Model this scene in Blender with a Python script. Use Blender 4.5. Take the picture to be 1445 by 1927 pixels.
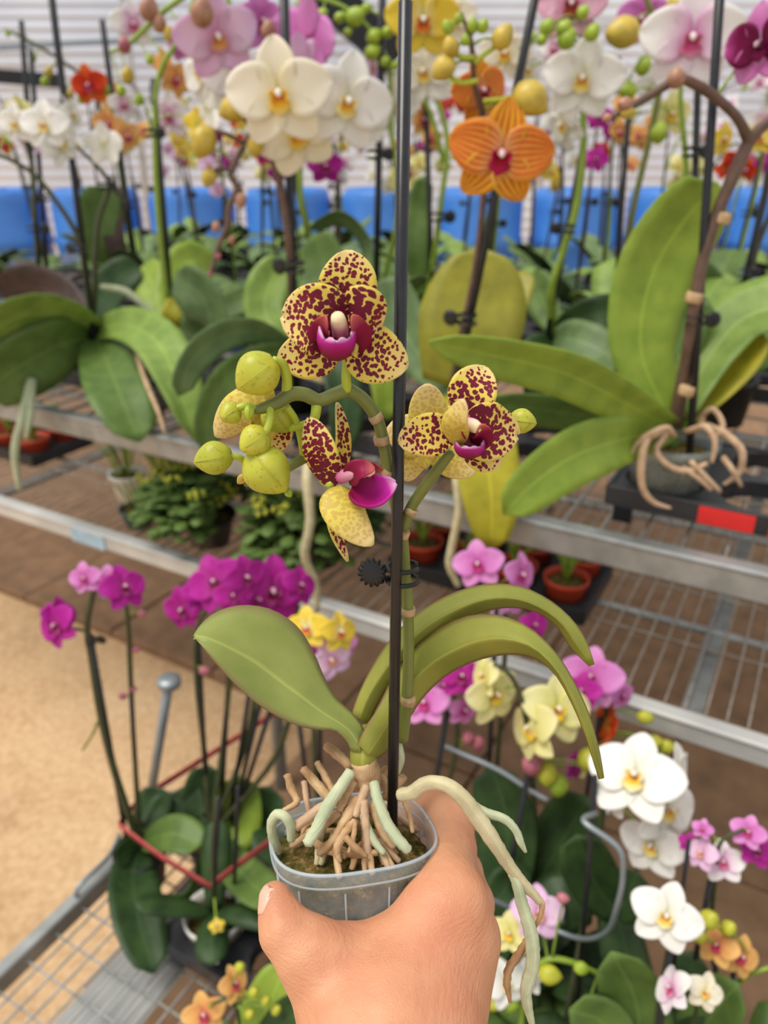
import bpy, math, random
import numpy as np
from mathutils import Vector, Matrix
random.seed(7); np.random.seed(7)

# ------------------------------------------------------------------ camera, sky, sun, exposure
PITCH = math.radians(25.5); F = 1445.0; CAMZ = 1.35
scene = bpy.context.scene
for o in list(bpy.data.objects): bpy.data.objects.remove(o)
col = scene.collection
cd = bpy.data.cameras.new('camera'); cam = bpy.data.objects.new('camera', cd); col.objects.link(cam)
cam.location = (0, 0, CAMZ); cam.rotation_euler = (math.pi/2 - PITCH, 0, 0)
cd.sensor_fit = 'VERTICAL'; cd.sensor_height = 36.0; cd.lens = F/1927.0*36.0
cd.clip_start = 0.01; cd.clip_end = 100
cd.dof.use_dof = True; cd.dof.focus_distance = 0.325; cd.dof.aperture_fstop = 8.2
scene.camera = cam
world = bpy.data.worlds.new('sky'); scene.world = world; world.use_nodes = True
world.node_tree.nodes['Background'].inputs[0].default_value = (0.97, 0.98, 1.0, 1)
world.node_tree.nodes['Background'].inputs[1].default_value = 0.68
sl = bpy.data.lights.new('sun', 'SUN'); sl.energy = 2.6; sl.angle = math.radians(35); sl.color = (1.0, 0.95, 0.87)
sun = bpy.data.objects.new('sun', sl); col.objects.link(sun)
sun.rotation_euler = (math.radians(8), math.radians(-24), 0)
scene.view_settings.view_transform = 'Standard'; scene.view_settings.look = 'None'
scene.view_settings.gamma = 1; scene.view_settings.use_curve_mapping = False
scene.view_settings.exposure = 0.2

# ------------------------------------------------------------------ geometry of the place
SP, CP = math.sin(PITCH), math.cos(PITCH)
CAM = np.array([0, 0, CAMZ])
def ray(px, py):
    a = (px-722.5)/F; b = (963.5-py)/F
    return np.array([a, CP + b*SP, -SP + b*CP])
def P(px, py, z): return CAM + ray(px, py)*z             # distance along the view axis
def V(px, py, Y):                                         # point on the upright plane Y metres ahead
    r = ray(px, py); return CAM + r*(Y/r[1])
def G(px, py, h):                                         # point on the level plane of height h
    r = ray(px, py); return CAM + r*((h-CAMZ)/r[2])
def depth(p): return float((p[1])*CP - (p[2]-CAMZ)*SP)
DU = np.array([0.870, -0.4935, 0.]); DV = np.array([0.4935, 0.870, 0.])
def B(u, v, z): return np.array([0, 1.0, 0]) + DU*u + DV*v + np.array([0, 0, z])
BENCH = CAMZ-0.438; SHELF = CAMZ-0.67; CART = 0.27
BM, SM, CM = BENCH-.0078, SHELF-.0046, CART+.0034          # tops of the wire meshes

def n3(v):
    v = np.asarray(v, float); return v/max(np.linalg.norm(v), 1e-12)

# ------------------------------------------------------------------ mesh helpers
class MB:
    def __init__(s): s.V=[]; s.F=[]; s.M=[]; s.U=[]; s.n=0
    def add(s, V, Fc, m=0, U=None):
        V = np.asarray(V, float).reshape(-1, 3)
        if U is None: U = np.zeros((len(V), 4))
        U = np.asarray(U, float)
        if U.shape[1] == 2: U = np.hstack([U, U*0.03])
        s.V.append(V); s.U.append(U)
        ms = m if hasattr(m, '__len__') else [m]*len(Fc)
        for f, mm in zip(Fc, ms):
            s.F.append([i+s.n for i in f]); s.M.append(mm)
        s.n += len(V); return s
    def mesh(s, name, mats, off=(0, 0, 0), smooth=True):
        me = bpy.data.meshes.new(name)
        V = np.vstack(s.V) - np.asarray(off, float)
        me.from_pydata(V.tolist(), [], s.F)
        for m in mats: me.materials.append(m)
        me.polygons.foreach_set('material_index', s.M)
        me.polygons.foreach_set('use_smooth', [smooth]*len(s.F))
        U = np.vstack(s.U); vi = np.zeros(len(me.loops), int); me.loops.foreach_get('vertex_index', vi)
        uv = me.uv_layers.new(name='UVMap'); uv.data.foreach_set('uv', U[vi, :2].ravel())
        uv = me.uv_layers.new(name='phys'); uv.data.foreach_set('uv', U[vi, 2:].ravel())
        me.update(); return me

def grid_faces(nu, nv, base=0, flip=False, wrap=False):
    fs = []
    for i in range(nu-1):
        for j in range(nv if wrap else nv-1):
            a = base+i*nv+j; b = base+i*nv+(j+1) % nv; c = base+(i+1)*nv+(j+1) % nv; d = base+(i+1)*nv+j
            fs.append([a, d, c, b] if flip else [a, b, c, d])
    return fs

def sheet(mb, pts, thick=0.001, mf=0, mback=0, flip=False):
    """thin solid: front grid pts[nu,nv], back grid a little behind, closed rim. u across, v along"""
    pts = np.asarray(pts, float); nu, nv = pts.shape[:2]
    du = np.gradient(pts, axis=0); dv = np.gradient(pts, axis=1)
    n = np.cross(dv, du); n /= np.maximum(np.linalg.norm(n, axis=2, keepdims=True), 1e-9)
    n = n if not flip else -n
    back = pts - n*thick
    ln = np.concatenate([[0], np.cumsum(np.linalg.norm(np.diff(pts[:, nv//2], axis=0), axis=1))])
    wd = np.zeros((nu, nv))
    for i in range(nu):
        w = np.concatenate([[0], np.cumsum(np.linalg.norm(np.diff(pts[i], axis=0), axis=1))]); wd[i] = w-w[nv//2]
    U = np.zeros((nu, nv, 4)); U[..., 0] = np.linspace(0, 1, nv)[None]; U[..., 1] = np.linspace(0, 1, nu)[:, None]
    U[..., 2] = wd; U[..., 3] = ln[:, None]
    N = nu*nv
    fs = grid_faces(nu, nv, 0, flip); ms = [mf]*len(fs)
    fb = grid_faces(nu, nv, N, not flip); ms += [mback]*len(fb)
    ring = [i*nv for i in range(nu)] + [(nu-1)*nv+j for j in range(1, nv)] + [i*nv+nv-1 for i in range(nu-2, -1, -1)] + [j for j in range(nv-2, 0, -1)]
    fr = []
    for k in range(len(ring)):
        a, b = ring[k], ring[(k+1) % len(ring)]
        fr.append([a, b, b+N, a+N] if not flip else [b, a, a+N, b+N])
    ms += [mback]*len(fr)
    mb.add(np.vstack([pts.reshape(-1, 3), back.reshape(-1, 3)]), fs+fb+fr, ms, np.vstack([U.reshape(-1, 4)]*2))

def spline(ctrl, n):
    c = np.asarray(ctrl, float)
    if len(c) == 2: return c[0] + (c[1]-c[0])*np.linspace(0, 1, n)[:, None]
    d = np.concatenate([[0], np.cumsum(np.sqrt(np.linalg.norm(np.diff(c, axis=0), axis=1))+1e-9)])
    p = np.vstack([2*c[0]-c[1], c, 2*c[-1]-c[-2]]); k = np.concatenate([[-(d[1]-d[0])], d, [2*d[-1]-d[-2]]])
    out = []
    ts = np.linspace(0, d[-1], n)
    for t in ts:
        i = min(max(np.searchsorted(d, t, 'right')-1, 0), len(c)-2)+1
        t0, t1, t2, t3 = k[i-1], k[i], k[i+1], k[i+2]; P0, P1, P2, P3 = p[i-1], p[i], p[i+1], p[i+2]
        A1 = (t1-t)/(t1-t0)*P0+(t-t0)/(t1-t0)*P1; A2 = (t2-t)/(t2-t1)*P1+(t-t1)/(t2-t1)*P2; A3 = (t3-t)/(t3-t2)*P2+(t-t2)/(t3-t2)*P3
        B1 = (t2-t)/(t2-t0)*A1+(t-t0)/(t2-t0)*A2; B2 = (t3-t)/(t3-t1)*A2+(t-t1)/(t3-t1)*A3
        out.append((t2-t)/(t2-t1)*B1+(t-t1)/(t2-t1)*B2)
    return np.array(out)

def tube(mb, path, r, seg=8, m=0, n=None, wob=0):
    path = np.asarray(path, float)
    if n: path = spline(path, n)
    k = len(path)
    r = np.interp(np.linspace(0, 1, k), np.linspace(0, 1, len(r)), r) if hasattr(r, '__len__') else np.full(k, r)
    T = np.gradient(path, axis=0); T /= np.maximum(np.linalg.norm(T, axis=1, keepdims=True), 1e-9)
    a = np.array([0, 0, 1.]) if abs(T[0][2]) < .9 else np.array([1., 0, 0])
    nrm = n3(np.cross(T[0], a)); V_ = []
    for i in range(k):
        nrm = n3(nrm - T[i]*np.dot(nrm, T[i])); b = np.cross(T[i], nrm)
        for j in range(seg):
            th = 2*math.pi*j/seg; rr = r[i]*(1+(random.uniform(-wob, wob) if wob else 0))
            V_.append(path[i]+rr*(math.cos(th)*nrm+math.sin(th)*b))
    fs = grid_faces(k, seg, 0, False, True)
    V_ += [path[0]-T[0]*r[0]*.4, path[-1]+T[-1]*r[-1]*.6]
    N = k*seg
    for j in range(seg):
        fs.append([N, (j+1) % seg, j]); fs.append([N+1, (k-1)*seg+j, (k-1)*seg+(j+1) % seg])
    ln = np.concatenate([[0], np.cumsum(np.linalg.norm(np.diff(path, axis=0), axis=1))])
    U = [[j/seg, i/(k-1), r[i]*6.28*j/seg, ln[i]] for i in range(k) for j in range(seg)]+[[0, 0, 0, 0], [0, 1, 0, ln[-1]]]
    mb.add(V_, fs, m, U); return mb

def box(mb, c, ax, ay, az, m=0):
    """box from centre and three half-extent vectors"""
    c, ax, ay, az = [np.asarray(q, float) for q in (c, ax, ay, az)]
    V_ = [c+i*ax+j*ay+k*az for i in (-1, 1) for j in (-1, 1) for k in (-1, 1)]
    mb.add(V_, [[0, 1, 3, 2], [4, 6, 7, 5], [0, 4, 5, 1], [2, 3, 7, 6], [0, 2, 6, 4], [1, 5, 7, 3]], m); return mb
def bbox(mb, c, ax, ay, az, bev=.12, m=0):
    """box with chamfered long edges along ax"""
    c, ax, ay, az = [np.asarray(q, float) for q in (c, ax, ay, az)]
    e = bev*min(np.linalg.norm(ay), np.linalg.norm(az)); y = np.linalg.norm(ay); z = np.linalg.norm(az); a, b = ay/y, az/z
    ring = [(y-e, -z), (y, -z+e), (y, z-e), (y-e, z), (-y+e, z), (-y, z-e), (-y, -z+e), (-y+e, -z)]
    V_ = [c+s*ax+p*a+q*b for s in (-1, 1) for p, q in ring]
    fs = [[j, (j+1) % 8, 8+(j+1) % 8, 8+j] for j in range(8)]+[list(range(7, -1, -1)), list(range(8, 16))]
    mb.add(V_, fs, m); return mb

def lathe(mb, c, axis, prof, seg=16, m=0, ridges=0, ramp=0, sq=0, ref=None):
    """prof: (radius, height) along axis from c; sq > 0 turns the section into a rounded square"""
    axis = n3(axis); a = np.asarray(ref, float) if ref is not None else (np.array([0, 0, 1.]) if abs(axis[2]) < .9 else np.array([1., 0, 0]))
    x = n3(a-axis*np.dot(a, axis)); y = np.cross(axis, x); V_ = []; U = []
    for i, (r, h) in enumerate(prof):
        for j in range(seg):
            th = 2*math.pi*j/seg; rr = r
            if ridges: rr *= 1+ramp*(abs(math.cos(ridges*th/2))-.6)
            if sq: rr *= (abs(math.cos(th))**sq+abs(math.sin(th))**sq)**(-1/sq)
            V_.append(np.asarray(c)+axis*h+rr*(x*math.cos(th)+y*math.sin(th))); U.append([j/seg, i/max(1, len(prof)-1), r*6.28*j/seg, h])
    mb.add(V_, grid_faces(len(prof), seg, 0, False, True)+[list(range(seg-1, -1, -1)), [(len(prof)-1)*seg+j for j in range(seg)]], m, U); return mb

def bud_prof(r, L, n=9):
    return [(max(.05*r, r*(math.sin(math.pi*(.06+.94*t)**.92)**.66)*(1-.16*max(0, t-.6))), L*(t-.5)) for t in np.linspace(0.0, 1, n)]

# ------------------------------------------------------------------ scene objects
def thing(name, label, cat, base, group=None):
    o = bpy.data.objects.new(name, None); col.objects.link(o); o.location = [float(q) for q in base]; o.empty_display_size = .02
    o['label'] = label; o['category'] = cat
    if group: o['group'] = group
    return o
def part(parent, name, mb, mats, smooth=True, label=None, kind=None):
    off = np.array(parent.location) if parent is not None and parent.type == 'EMPTY' else (np.array(parent['wo']) if parent is not None else (0, 0, 0))
    me = mb if isinstance(mb, bpy.types.Mesh) else mb.mesh(name, mats if isinstance(mats, (list, tuple)) else [mats], off, smooth)
    o = bpy.data.objects.new(name, me); col.objects.link(o)
    if parent is not None: o.parent = parent; o['wo'] = [float(q) for q in off]
    if label: o['label'] = label
    if kind: o['kind'] = kind
    return o
def solo(name, mb, mats, label, cat, base, group=None, smooth=True):
    me = mb.mesh(name, mats if isinstance(mats, (list, tuple)) else [mats], base, smooth)
    o = bpy.data.objects.new(name, me); col.objects.link(o); o.location = [float(q) for q in base]
    o['label'] = label; o['category'] = cat
    if group: o['group'] = group
    o['wo'] = [float(q) for q in base]
    return o
def struct(name, mb, mats, parent=None, smooth=False):
    me = mb.mesh(name, mats if isinstance(mats, (list, tuple)) else [mats], (0, 0, 0), smooth)
    o = bpy.data.objects.new(name, me); col.objects.link(o); o['wo'] = [0., 0., 0.]
    if parent is not None: o.parent = parent
    else: o['kind'] = 'structure'
    return o

# ------------------------------------------------------------------ materials
def srgb(c):
    if isinstance(c, str): c = [int(c[i:i+2], 16)/255 for i in (0, 2, 4)]
    else: c = [q/255 for q in c]
    return [q/12.92 if q <= .04045 else ((q+.055)/1.055)**2.4 for q in c]+[1]
class NT:
    def __init__(s, name):
        s.m = bpy.data.materials.new(name); s.m.use_nodes = True; s.t = s.m.node_tree; s.t.nodes.clear()
        s.out = s.t.nodes.new('ShaderNodeOutputMaterial')
    def nd(s, ty, ins=None, **kw):
        n = s.t.nodes.new(ty)
        for k, v in kw.items(): setattr(n, k, v)
        for k, v in (ins or {}).items():
            if hasattr(v, 'links') or isinstance(v, bpy.types.NodeSocket): s.t.links.new(v, n.inputs[k])
            else: n.inputs[k].default_value = v
        return n
    def math(s, op, a, b=0, c=0, clamp=False):
        n = s.nd('ShaderNodeMath', {0: a, 1: b, 2: c}, operation=op, use_clamp=clamp); return n.outputs[0]
    def mix(s, f, a, b, blend='MIX'):
        n = s.nd('ShaderNodeMix', {0: f, 6: a, 7: b}, data_type='RGBA', blend_type=blend); return n.outputs[2]
    def ramp(s, f, stops):
        n = s.nd('ShaderNodeValToRGB', {0: f}); e = n.color_ramp.elements
        e[0].position, e[0].color = stops[0]; e[1].position, e[1].color = stops[-1]
        for p, c in stops[1:-1]:
            q = e.new(p); q.color = c
        return n.outputs[0]
    def noise(s, scale, detail=3, vec=None, rough=.5):
        ins = {'Scale': scale, 'Detail': detail, 'Roughness': rough}
        if vec is None: vec = s.nd('ShaderNodeTexCoord').outputs['Object']
        ins['Vector'] = vec; return s.nd('ShaderNodeTexNoise', ins).outputs[0]
    def uv(s, name='UVMap'): return s.nd('ShaderNodeUVMap', uv_map=name).outputs[0]
    def bump(s, h, st=.3, d=.001): return s.nd('ShaderNodeBump', {'Height': h, 'Strength': st, 'Distance': d}).outputs[0]
    def pbr(s, colr, rough=.5, trans=0, bump=None, metal=0, spec=.5, sss=0, sssr=None, tcol=None, coat=0):
        ins = {'Base Color': colr, 'Roughness': rough, 'Metallic': metal, 'Specular IOR Level': spec}
        if bump is not None: ins['Normal'] = bump
        if coat: ins['Coat Weight'] = coat
        if sss: ins['Subsurface Weight'] = sss; ins['Subsurface Radius'] = sssr or (.01, .004, .002); ins['Subsurface Scale'] = 1.0
        b = s.nd('ShaderNodeBsdfPrincipled', ins).outputs[0]
        if trans:
            t = s.nd('ShaderNodeBsdfTranslucent', {'Color': tcol if tcol is not None else colr}).outputs[0]
            b = s.nd('ShaderNodeMixShader', {0: trans, 1: b, 2: t}).outputs[0]
        s.t.links.new(b, s.out.inputs[0]); return s.m
def simple(name, c, rough=.5, var=.15, vs=40, metal=0, spec=.5, bump=0, bs=200, trans=0, c2=None, coat=0):
    t = NT(name); n = t.noise(vs, 4)
    a = srgb(c); b = srgb(c2) if c2 is not None else [q*(1-var*2) for q in a[:3]]+[1]
    cc = t.ramp(n, [(.3, b), (.7, a)])
    bp = t.bump(t.noise(bs, 3), bump) if bump else None
    return t.pbr(cc, rough, trans, bp, metal, spec, coat=coat)
M = {}
M['galv'] = simple('galvanised_steel', (176, 178, 176), .45, .12, 25, .55, bump=.1, c2=(140, 142, 140))
M['galv_pale'] = simple('pale_aluminium', (214, 214, 210), .5, .08, 12, .25, c2=(185, 186, 184))
M['wire'] = simple('galvanised_wire', (190, 180, 168), .5, .1, 60, .3, c2=(150, 140, 128))
M['steel_grey'] = simple('grey_steel', (150, 160, 165), .4, .1, 30, .5)
M['black'] = simple('black_plastic', (26, 27, 29), .35, .1, 80, c2=(18, 18, 20))
M['stake'] = simple('black_stake', (24, 24, 28), .28, .1, 150, bump=.05, c2=(34, 34, 38))
M['tray'] = simple('black_tray_plastic', (44, 45, 50), .4, .2, 30, c2=(30, 31, 35))
M['red_plastic'] = simple('red_label', (225, 35, 35), .4, .1, 30)
M['red_pot'] = simple('terracotta_red_pot', (196, 66, 34), .5, .15, 30)
M['white_pot'] = simple('white_pot', (226, 224, 214), .5, .08, 30)
M['teal_pot'] = simple('teal_pot', (48, 84, 82), .5, .1, 30)
M['blue'] = simple('blue_plastic', (70, 135, 215), .4, .12, 4, c2=(52, 108, 190))
M['ribbon'] = simple('red_ribbon', (216, 96, 96), .6, .15, 60, trans=.2)
M['dark'] = simple('dark_steel', (26, 27, 30), .6, .1, 20)
def m_sand():
    t = NT('sand'); n = t.noise(2.2, 8, rough=.62); f = t.noise(60, 6)
    c = t.ramp(n, [(.3, srgb((168, 132, 98))), (.5, srgb((206, 170, 128))), (.75, srgb((222, 190, 150)))])
    c = t.mix(.25, c, t.ramp(f, [(.35, srgb((150, 116, 84))), (.65, srgb((232, 204, 166)))]))
    return t.pbr(c, .95, bump=t.bump(t.noise(30, 8), .5, .01), spec=.1)
M['sand'] = m_sand()
M['wall'] = simple('white_plastic_sheeting', (236, 239, 246), .6, .06, .9, c2=(208, 213, 226))
def m_leaf(name, c, c2, edge=None, rough=.46, tr=.12):
    t = NT(name); u = t.nd('ShaderNodeSeparateXYZ', {0: t.uv()}); n = t.noise(35, 4)
    cc = t.ramp(n, [(.3, srgb(c2)), (.68, srgb(c))])
    s = t.math('ABSOLUTE', t.math('SUBTRACT', u.outputs[0], .5))                # 0 at midrib .5 at edge
    cc = t.mix(t.math('MULTIPLY', t.math('SMOOTH_MIN', t.math('DIVIDE', t.math('SUBTRACT', .035, s), .035), 1, .1, clamp=True), .35), cc, srgb([min(255, q*1.25+12) for q in c]))
    if edge is not None:
        e = t.math('MULTIPLY', t.math('SUBTRACT', s, .40), 9, clamp=True)
        cc = t.mix(e, cc, srgb(edge))
    w = t.nd('ShaderNodeTexWave', {'Vector': t.uv(), 'Scale': 14, 'Distortion': .6}, bands_direction='X').outputs[0]
    return t.pbr(cc, rough, tr, t.bump(t.math('ADD', t.math('MULTIPLY', w, .3), t.noise(90, 3)), .12, .001), spec=.35)
M['leaf'] = m_leaf('leaf_green', (140, 166, 78), (112, 140, 60))
M['leaf_mid'] = m_leaf('leaf_mid_green', (104, 130, 62), (80, 106, 48))
M['leaf_blue'] = m_leaf('leaf_grey_green', (116, 140, 88), (90, 116, 70))
M['leaf_dark'] = m_leaf('leaf_dark_green', (58, 84, 42), (36, 58, 28))
M['leaf_olive'] = m_leaf('leaf_olive', (160, 156, 52), (134, 132, 44))
M['leaf_yellow'] = m_leaf('leaf_yellow_green', (186, 178, 48), (158, 152, 40))
M['leaf_bright'] = m_leaf('leaf_bright_green', (150, 172, 62), (124, 150, 50))
M['leaf_fore'] = m_leaf('leaf_held_plant', (164, 164, 72), (136, 142, 56), (132, 100, 60), .5)
M['leaf_fore2'] = m_leaf('leaf_held_plant_left', (152, 160, 84), (128, 140, 68), (132, 118, 76), .5)
M['leaf_purple'] = m_leaf('leaf_purplish', (86, 66, 62), (62, 52, 46))
M['stem'] = simple('green_stem', (128, 134, 62), .45, .12, 60, c2=(104, 112, 52), bump=.1)
M['stem_dark'] = simple('dark_stem', (74, 78, 46), .5, .15, 60)
M['stem_green'] = simple('fresh_green_stem', (146, 172, 58), .45, .12, 60)
M['stem_brown'] = simple('brown_stem', (112, 84, 72), .5, .15, 60, c2=(88, 68, 54))
M['pedicel'] = simple('yellow_green_pedicel', (186, 200, 60), .45, .1, 60)
M['bract'] = simple('dry_bract', (206, 172, 128), .8, .2, 300)
def m_bud(name, c, c2, spot=None):
    t = NT(name); n = t.noise(70, 3); cc = t.ramp(n, [(.35, srgb(c2)), (.65, srgb(c))])
    if spot is not None:
        cc = t.mix(t.math('MULTIPLY', t.math('GREATER_THAN', t.noise(520, 1), .64), .35), cc, srgb(spot))
    return t.pbr(cc, .4, .1)
M['bud'] = m_bud('bud_lime', (200, 198, 62), (176, 180, 52), (136, 122, 50))
M['bud_green'] = m_bud('bud_green', (176, 196, 62), (140, 168, 48))
M['bud_yellow'] = m_bud('bud_ochre', (214, 186, 76), (184, 160, 62))
M['bud_brown'] = m_bud('bud_rosy_brown', (188, 142, 112), (160, 112, 92))
M['bud_pink'] = m_bud('bud_pink', (196, 120, 130), (160, 84, 100))
def m_root(name, c, c2, rough=.75):
    t = NT(name); cc = t.ramp(t.noise(90, 5), [(.3, srgb(c2)), (.7, srgb(c))])
    w = t.noise(1, 4, t.nd('ShaderNodeMapping', {'Vector': t.uv('phys'), 'Scale': (1600, 120, 1)}).outputs[0])
    return t.pbr(cc, rough, 0, t.bump(w, .5, .0012), spec=.2)
M['root_tan'] = m_root('root_dry_tan', (222, 190, 146), (170, 128, 88))
M['root_green'] = m_root('root_silver_green', (202, 206, 170), (176, 186, 150), .6)
M['root_cream'] = m_root('root_cream', (218, 206, 166), (190, 178, 138), .6)
M['root_pale'] = m_root('root_pale_pinkish', (222, 190, 156), (186, 152, 122))
def m_soil():
    t = NT('moss_and_bark'); n = t.noise(170, 7, rough=.72)
    cc = t.ramp(n, [(.3, srgb((34, 28, 16))), (.48, srgb((84, 80, 34))), (.58, srgb((128, 104, 62))), (.72, srgb((190, 166, 122)))])
    return t.pbr(cc, .95, bump=t.bump(t.noise(300, 6), 1, .004), spec=.1)
M['soil'] = m_soil()
def m_clear(name, c, fac):
    t = NT(name)
    b = t.nd('ShaderNodeBsdfPrincipled', {'Base Color': srgb(c), 'Roughness': .28, 'Specular IOR Level': .5}).outputs[0]
    tr = t.nd('ShaderNodeBsdfTransparent', {'Color': (.93, .96, .96, 1)}).outputs[0]
    f = t.math('ADD', t.math('MULTIPLY', t.noise(45, 4), .35), fac-.17, clamp=True)
    t.t.links.new(t.nd('ShaderNodeMixShader', {0: f, 1: tr, 2: b}).outputs[0], t.out.inputs[0]); return t.m
M['clear_pot'] = m_clear('frosted_clear_plastic', (214, 222, 224), .17)
M['clear_rim'] = m_clear('frosted_clear_rim', (214, 224, 232), .42)
def m_skin():
    t = NT('skin'); n = t.noise(38, 4); n2 = t.noise(16, 2)
    cc = t.ramp(n, [(.3, srgb((196, 134, 100))), (.55, srgb((212, 154, 117))), (.8, srgb((220, 166, 130)))])
    cc = t.mix(t.math('MULTIPLY', t.math('SUBTRACT', n2, .5), 1.3, clamp=True), cc, srgb((206, 118, 92)))
    v = t.nd('ShaderNodeTexVoronoi', {'Vector': t.nd('ShaderNodeTexCoord').outputs['Object'], 'Scale': 620}, feature='DISTANCE_TO_EDGE').outputs[0]
    h = t.math('ADD', t.math('MULTIPLY', v, .7), t.math('ADD', t.math('MULTIPLY', t.noise(150, 5), .8), t.math('MULTIPLY', t.noise(1, 4, t.nd('ShaderNodeMapping', {'Vector': t.nd('ShaderNodeTexCoord').outputs['Object'], 'Scale': (150, 150, 700)}).outputs[0]), 1.5)))
    return t.pbr(cc, .5, 0, t.bump(h, .32, .0012), spec=.35, sss=.25, sssr=(.006, .002, .001))
M['skin'] = m_skin()
M['nail'] = simple('nail', (236, 178, 156), .3, .05, 60)

# petals: colour runs from throat (0) to rim (1); vein = (count, colour, strength)
def m_petal(name, stops, vein=None, tr=.3, rough=.5):
    t = NT(name); u = t.nd('ShaderNodeSeparateXYZ', {0: t.uv()})
    n = t.noise(7, 3)
    f = t.math('ADD', u.outputs[1], t.math('MULTIPLY', t.math('SUBTRACT', n, .5), .16))
    cc = t.ramp(f, [(p, srgb(c)) for p, c in stops])
    if vein:
        k, vc, st = vein
        x = t.math('SUBTRACT', u.outputs[0], .5)
        w = t.math('SINE', t.math('MULTIPLY', x, k*2*math.pi))
        w = t.math('MULTIPLY', t.math('GREATER_THAN', t.math('ADD', w, t.math('MULTIPLY', t.math('SUBTRACT', t.noise(22, 2), .5), 1.6)), .2), st)
        edge = t.math('LESS_THAN', t.math('ABSOLUTE', x), .45)
        cc = t.mix(t.math('MULTIPLY', t.math('MULTIPLY', w, edge), t.math('LESS_THAN', u.outputs[1], .94)), cc, srgb(vc))
    return t.pbr(cc, rough, tr, spec=.25)
def m_spots(name, back=False, extra=0.):
    t = NT(name); u = t.nd('ShaderNodeSeparateXYZ', {0: t.uv()}); ph = t.uv('phys')
    rnd = t.nd('ShaderNodeObjectInfo').outputs['Random']
    off = t.nd('ShaderNodeCombineXYZ', {0: t.math('MULTIPLY', rnd, 3.1), 1: t.math('MULTIPLY', rnd, 7.7), 2: 0}).outputs[0]
    vec = t.nd('ShaderNodeVectorMath', {0: ph, 1: off}, operation='ADD').outputs[0]
    nz = t.nd('ShaderNodeTexNoise', {'Vector': vec, 'Scale': 300, 'Detail': 2}).outputs[1]
    dv = t.nd('ShaderNodeVectorMath', {0: t.nd('ShaderNodeVectorMath', {0: nz, 1: (.5, .5, .5)}, operation='SUBTRACT').outputs[0], 'Scale': .0022}, operation='SCALE').outputs[0]
    v2 = t.nd('ShaderNodeVectorMath', {0: vec, 1: dv}, operation='ADD').outputs[0]
    v2 = t.nd('ShaderNodeMapping', {'Vector': v2, 'Scale': (1.0, 1.15, 1)}).outputs[0]
    vo = t.nd('ShaderNodeTexVoronoi', {'Vector': v2, 'Scale': 470, 'Randomness': .9}, voronoi_dimensions='2D').outputs[0]
    big = t.nd('ShaderNodeTexNoise', {'Vector': vec, 'Scale': 130, 'Detail': 2}).outputs[0]
    s = t.math('ABSOLUTE', t.math('SUBTRACT', u.outputs[0], .5))
    thr = t.nd('ShaderNodeMapRange', {0: u.outputs[1], 1: .12, 2: .85, 3: .60+extra, 4: .36+extra*.6}).outputs[0]
    thr = t.math('ADD', thr, t.math('MULTIPLY', t.math('SUBTRACT', big, .5), .75))
    thr = t.math('SUBTRACT', thr, t.nd('ShaderNodeMapRange', {0: s, 1: .36, 2: .49, 3: 0, 4: .25}).outputs[0])
    thr = t.math('SUBTRACT', thr, t.nd('ShaderNodeMapRange', {0: u.outputs[1], 1: .9, 2: .98, 3: 0, 4: .3}).outputs[0])
    mask = t.math('MULTIPLY', t.math('SUBTRACT', thr, vo), 18, clamp=True)
    y = t.ramp(t.math('ADD', u.outputs[1], t.math('MULTIPLY', big, .1)), [(0, srgb((226, 196, 92))), (.6, srgb((232, 208, 92))), (1, srgb((236, 212, 140)))])
    if back:
        y = t.ramp(u.outputs[1], [(0, srgb((220, 204, 84))), (.5, srgb((228, 206, 96))), (1, srgb((236, 212, 150)))])
        cc = t.mix(t.math('MULTIPLY', mask, .35), y, srgb((176, 120, 60)))
    else:
        m = t.ramp(u.outputs[1], [(.2, srgb((104, 14, 42))), (.8, srgb((126, 22, 48)))])
        cc = t.mix(mask, y, m)
    return t.pbr(cc, .45, .18, spec=.3)
M['spot'] = m_spots('petal_spotted_face'); M['spotb'] = m_spots('petal_pale_back', True); M['spoth'] = m_spots('petal_heavily_spotted_face', False, .14)
M['lip_mag'] = m_petal('lip_magenta', [(0, (128, 12, 52)), (.4, (170, 20, 110)), (.8, (206, 40, 170)), (1, (236, 190, 224))], None, .2)
M['lip_deep'] = m_petal('lip_side_crimson', [(0, (110, 8, 40)), (.7, (150, 18, 70)), (1, (214, 110, 100))], None, .2)
M['column'] = m_petal('column_pink', [(0, (200, 90, 150)), (.5, (236, 176, 196)), (.75, (244, 222, 184)), (1, (246, 232, 186))], None, .15)
FT = {}
def ftype(k, sep, pet, lip, cmn, vs=None, vp=None):
    FT[k] = dict(sepal=m_petal('sepal_'+k, sep, vs), petal=m_petal('petal_'+k, pet, vp), lip=m_petal('lip_'+k, lip), column=m_petal('column_'+k, cmn))
W1, W2 = (244, 242, 234), (250, 248, 244)
ftype('white', [(0, (226, 228, 190)), (.4, W1), (1, W2)], [(0, (236, 232, 206)), (.4, W2), (1, W2)], [(0, (240, 150, 40)), (.35, (244, 206, 70)), (.7, (246, 236, 170)), (1, W2)], [(0, (244, 230, 190)), (1, W2)])
ftype('cream', [(0, (240, 226, 150)), (.4, (248, 240, 214)), (1, (252, 244, 226))], [(0, (246, 236, 180)), (.4, (252, 246, 226)), (1, (252, 246, 232))], [(0, (232, 110, 20)), (.35, (246, 190, 50)), (.7, (248, 222, 100)), (1, (250, 240, 190))], [(0, (246, 226, 160)), (1, W2)])
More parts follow.
